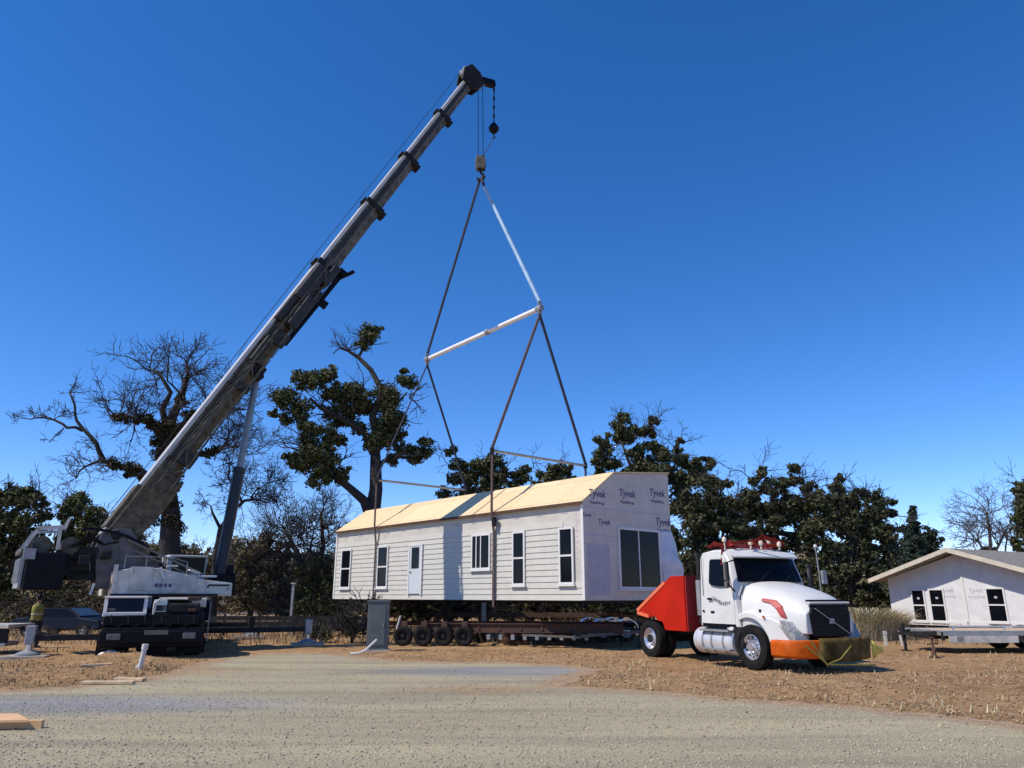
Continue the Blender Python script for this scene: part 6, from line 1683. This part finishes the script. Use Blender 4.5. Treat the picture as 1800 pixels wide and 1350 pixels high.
# ---- left woods
make_tree('broadleaf_tree', 'dark green tree filling the left edge behind the worker', 20, 46, [(5, 870, 26, 0), (30, 880, 26, 0), (55, 865, 14, 0), (65, 880, 18, 0), (10, 920, 34, 0), (50, 925, 30, 0), (75, 905, 14, 0), (-30, 890, 40, 0), (20, 970, 36, 0), (60, 970, 28, 0), (-30, 960, 40, 0), (10, 1020, 36, 0), (50, 1025, 32, 0), (20, 1065, 34, 0), (70, 1060, 30, 0), (-30, 1040, 40, 0)], 'oak_leaf', .15, 380, .4, twigs=2)
make_tree('broadleaf_tree', 'yellow green leafy tree rising behind the crane counterweight', 140, 48, [(140, 885, 24, 0), (120, 900, 20, 0), (160, 905, 24, 0), (130, 930, 28, 0), (165, 935, 22, 0), (145, 960, 28, 0), (110, 950, 20, 0), (180, 915, 10, 0), (150, 990, 28, 0), (100, 985, 24, 0), (190, 985, 22, 0)], 'light_leaf', .13, 380, .3, twigs=3)
make_tree('shrub', 'tangled brown and green undergrowth below the crane counterweight', 120, 40, [(80, 1040, 30, 0), (130, 1040, 30, 0), (110, 1075, 28, 0), (160, 1070, 26, 0), (60, 1080, 26, 0), (30, 1085, 26, 0)], 'brush_leaf', .12, 420, .15, twigs=6, cat='bush')
make_tree('shrub', 'brown green thicket behind the crane and its boom foot', 250, 46, [(230, 960, 26, 0), (270, 975, 28, 0), (320, 975, 26, 0), (350, 990, 26, 0), (220, 1010, 30, 0), (290, 1020, 34, 0), (350, 1040, 34, 0), (400, 1050, 26, 0), (200, 950, 14, 0), (240, 940, 12, 0)], 'brush_leaf', .12, 300, .2, twigs=6, cat='bush')
# ---- bushes between crane and house
make_tree('shrub', 'large brown green bush right of the crane front', 440, 44, [(430, 985, 22, 0), (460, 970, 26, 0), (480, 990, 26, 0), (415, 1015, 26, 0), (450, 1020, 32, 0), (490, 1025, 30, 0), (430, 1050, 30, 0), (470, 1060, 30, 0), (510, 1050, 28, 0), (470, 945, 14, 0), (500, 970, 18, 0), (405, 1040, 16, 0)], 'brush_leaf', .12, 430, .2, twigs=7, cat='bush')
make_tree('shrub', 'greener bush touching the far corner of the hanging house', 560, 42, [(530, 1000, 22, 0), (560, 990, 24, 0), (545, 1030, 28, 0), (580, 1030, 28, 0), (575, 1065, 26, 0), (530, 1070, 28, 0), (600, 1080, 24, 0), (560, 1095, 22, 0), (500, 1085, 18, 0)], 'light_leaf', .11, 380, .18, twigs=6, cat='bush')
base = at(540, 1060, 50); base.z = 0
bt = tree('bare_tree', 'twiggy bare tree with a dark trunk above the bushes left of the house', base)
mb = MB()
limb_px(mb, [(535, 1080), (530, 1010), (524, 975), (508, 945), (500, 930)], 50, .28, .08, 7); limb_px(mb, [(548, 1080), (560, 1000), (568, 960), (566, 925), (565, 905)], 50, .26, .07, 7)
limb_px(mb, [(528, 990), (545, 965), (552, 930)], 50, .12, .04, 5)
for (a, b, n_, L, dx) in ((500, 930, 6, 1.6, -.2), (510, 945, 5, 1.5, -.3), (525, 960, 5, 1.5, 0), (565, 905, 6, 1.4, .1), (566, 930, 5, 1.5, .3), (552, 930, 5, 1.5, 0), (568, 960, 5, 1.4, .3), (540, 960, 5, 1.5, 0)): tw(a, b, n_, L, .04, 50, 3, .5, dx, mbx=mb)
sub_at(mb, base).build('trunk', 'bark', bt, smooth='full')
leaves(bt, [jb(510, 925, 20, 50), jb(490, 945, 18, 50), jb(545, 935, 18, 50), jb(570, 915, 18, 50), jb(560, 950, 20, 50), jb(530, 965, 22, 50), jb(465, 940, 14, 50)], 'brush_leaf', .10, 70, 'sparse_crown', sub=.8)
# ---- orchard-like row under the house
for i, (px, Y, lb) in enumerate([(705, 40, 'dark undergrowth under the house directly behind the grey green cabinet'), (770, 42, 'grey twiggy bush seen under the house between cabinet and pale post'), (820, 41, 'grey leafed bush under the house just left of the pale post'), (900, 44, 'dark small tree under the house right of the pale post'), (960, 43, 'dark small tree under the house before the far board stack'), (1030, 42, 'dark green bush under the house corner above the dolly'), (1090, 40, 'dark bush behind the truck rear under the gable door')]):
    bls = [(px + a, 1050 + b, r, 0) for a, b, r in ((-25, 0, 26), (20, -5, 28), (0, 22, 24), (30, 25, 20), (-28, 28, 20))]
    make_tree('shrub', lb, px, Y, bls, ('deep_leaf', 'brush_leaf', 'brush_leaf', 'deep_leaf', 'deep_leaf', 'deep_leaf', 'deep_leaf')[i], .12, 300, .14, twigs=5, cat='bush')
# dead brush by the cabinet
make_tree('shrub', 'rusty brown dead bush left of the grey green cabinet', 622, 29, [(622, 1085, 18, 0), (630, 1110, 16, 0), (612, 1112, 14, 0), (640, 1070, 10, 0)], 'brush_leaf', .05, 420, .07, twigs=9, twL=.6, cat='bush')
make_tree('shrub', 'small dark bush behind the outrigger mat nearest the house', 558, 29.5, [(556, 1110, 18, 0), (570, 1118, 14, 0), (545, 1118, 12, 0)], 'deep_leaf', .06, 500, .06, twigs=4, twL=.5, cat='bush')
# straw coloured tall grass right of the truck
def tall_grass(name, label, spots, n, h, m):
    b0 = spots[0][0]
    vs = []
    for c, r in spots:
        k = n
        a = tg.uniform(0, 6.28, k); rr = r * tg.random(k) ** .5
        x, y = c.x + rr * np.cos(a), c.y + rr * np.sin(a)
        dx, dy = tg.normal(0, .35, k) + .35 * np.cos(a), tg.normal(0, .35, k) + .35 * np.sin(a)
        hh = h * tg.uniform(.45, 1.1, k); w0 = .012
        z1 = hh * .6; z2 = hh
        p0 = np.stack([x, y, np.zeros(k)], 1); p1 = p0 + np.stack([dx * hh * .3, dy * hh * .3, z1], 1); p2 = p0 + np.stack([dx * hh * .9, dy * hh * .9, z2 * .9], 1)
        s = np.stack([-np.sin(a), np.cos(a), np.zeros(k)], 1) * w0
        for A_, B_, wa, wb in ((p0, p1, 1, 1.3), (p1, p2, 1.3, .5)):
            vs.append(np.stack([A_ - s * wa, A_ + s * wa, B_ + s * wb, B_ - s * wb], 1).reshape(-1, 3))
    v = np.concatenate(vs)
    o = np_mesh(name, v, 4, m); return o
for i, (px, py, r, h, lb) in enumerate([(1520, 1124, 1.2, 1.25, 'dry straw coloured grass clump right behind the truck grille'), (1552, 1118, 1.0, 1.0, 'rounded straw grass clump against the left corner of the white house')]):
    q = on_ground(px, py)
    o = tall_grass('grass_clump', lb, [(q, r), (q + Vector((.6, .9, 0)), r * .8)], 1800, h, 'straw'); tag(o, lb, 'grass clump')
# dry weeds fringe under the far trees and the trailer
def fringe(n, px0, px1, py0, py1, h, name, m):
    pts = scatter_pts(n, px0, px1, py0, py1, False, h < .3)
    k = n; a = tg.uniform(0, 6.28, k); hh = h * tg.uniform(.3, 1.1, k)
    p0 = np.stack([pts[:, 0], pts[:, 1], np.zeros(k)], 1); p1 = p0 + np.stack([np.cos(a) * hh * .5, np.sin(a) * hh * .5, hh], 1)
    s = np.stack([-np.sin(a), np.cos(a), np.zeros(k)], 1) * .012
    v = np.stack([p0 - s, p0 + s, p1 + s * .4, p1 - s * .4], 1).reshape(-1, 3)
    return np_mesh(name, v, 4, m, 'stuff')
M['weed'] = mat('weed', (.10, .08, .05), .9, island=[(.05, .05, .02), (.14, .11, .07), (.24, .19, .12), (.06, .04, .03), (.09, .09, .03)])
fringe(9000, -100, 1900, 1092, 1135, .5, 'dry_weeds', 'weed')
fringe(1000, 980, 1850, 1150, 1262, .11, 'dry_grass', 'straw')
fringe(900, -20, 420, 1140, 1205, .12, 'dead_stubble', 'weed')
# ---- far woods closing the horizon: one mass
bl = []
for i in range(120):
    px = -250 + i * 2350 / 119; Yd = tg.uniform(70, 95)
    c = at(px, 1047, Yd); h = tg.uniform(3.0, 5.5) * (1.2 if px < 700 else 1.0)
    for k in range(2):
        bl.append((Vector((c.x + tg.normal(0, 1), Yd, h * (.28 + .45 * k))), (2.6, 2.0, h * .36)))
v = leaf_cloud(bl, .34, 40, .45)
o = np_mesh('distant_woods', v, 4, 'brush_leaf', 'stuff')
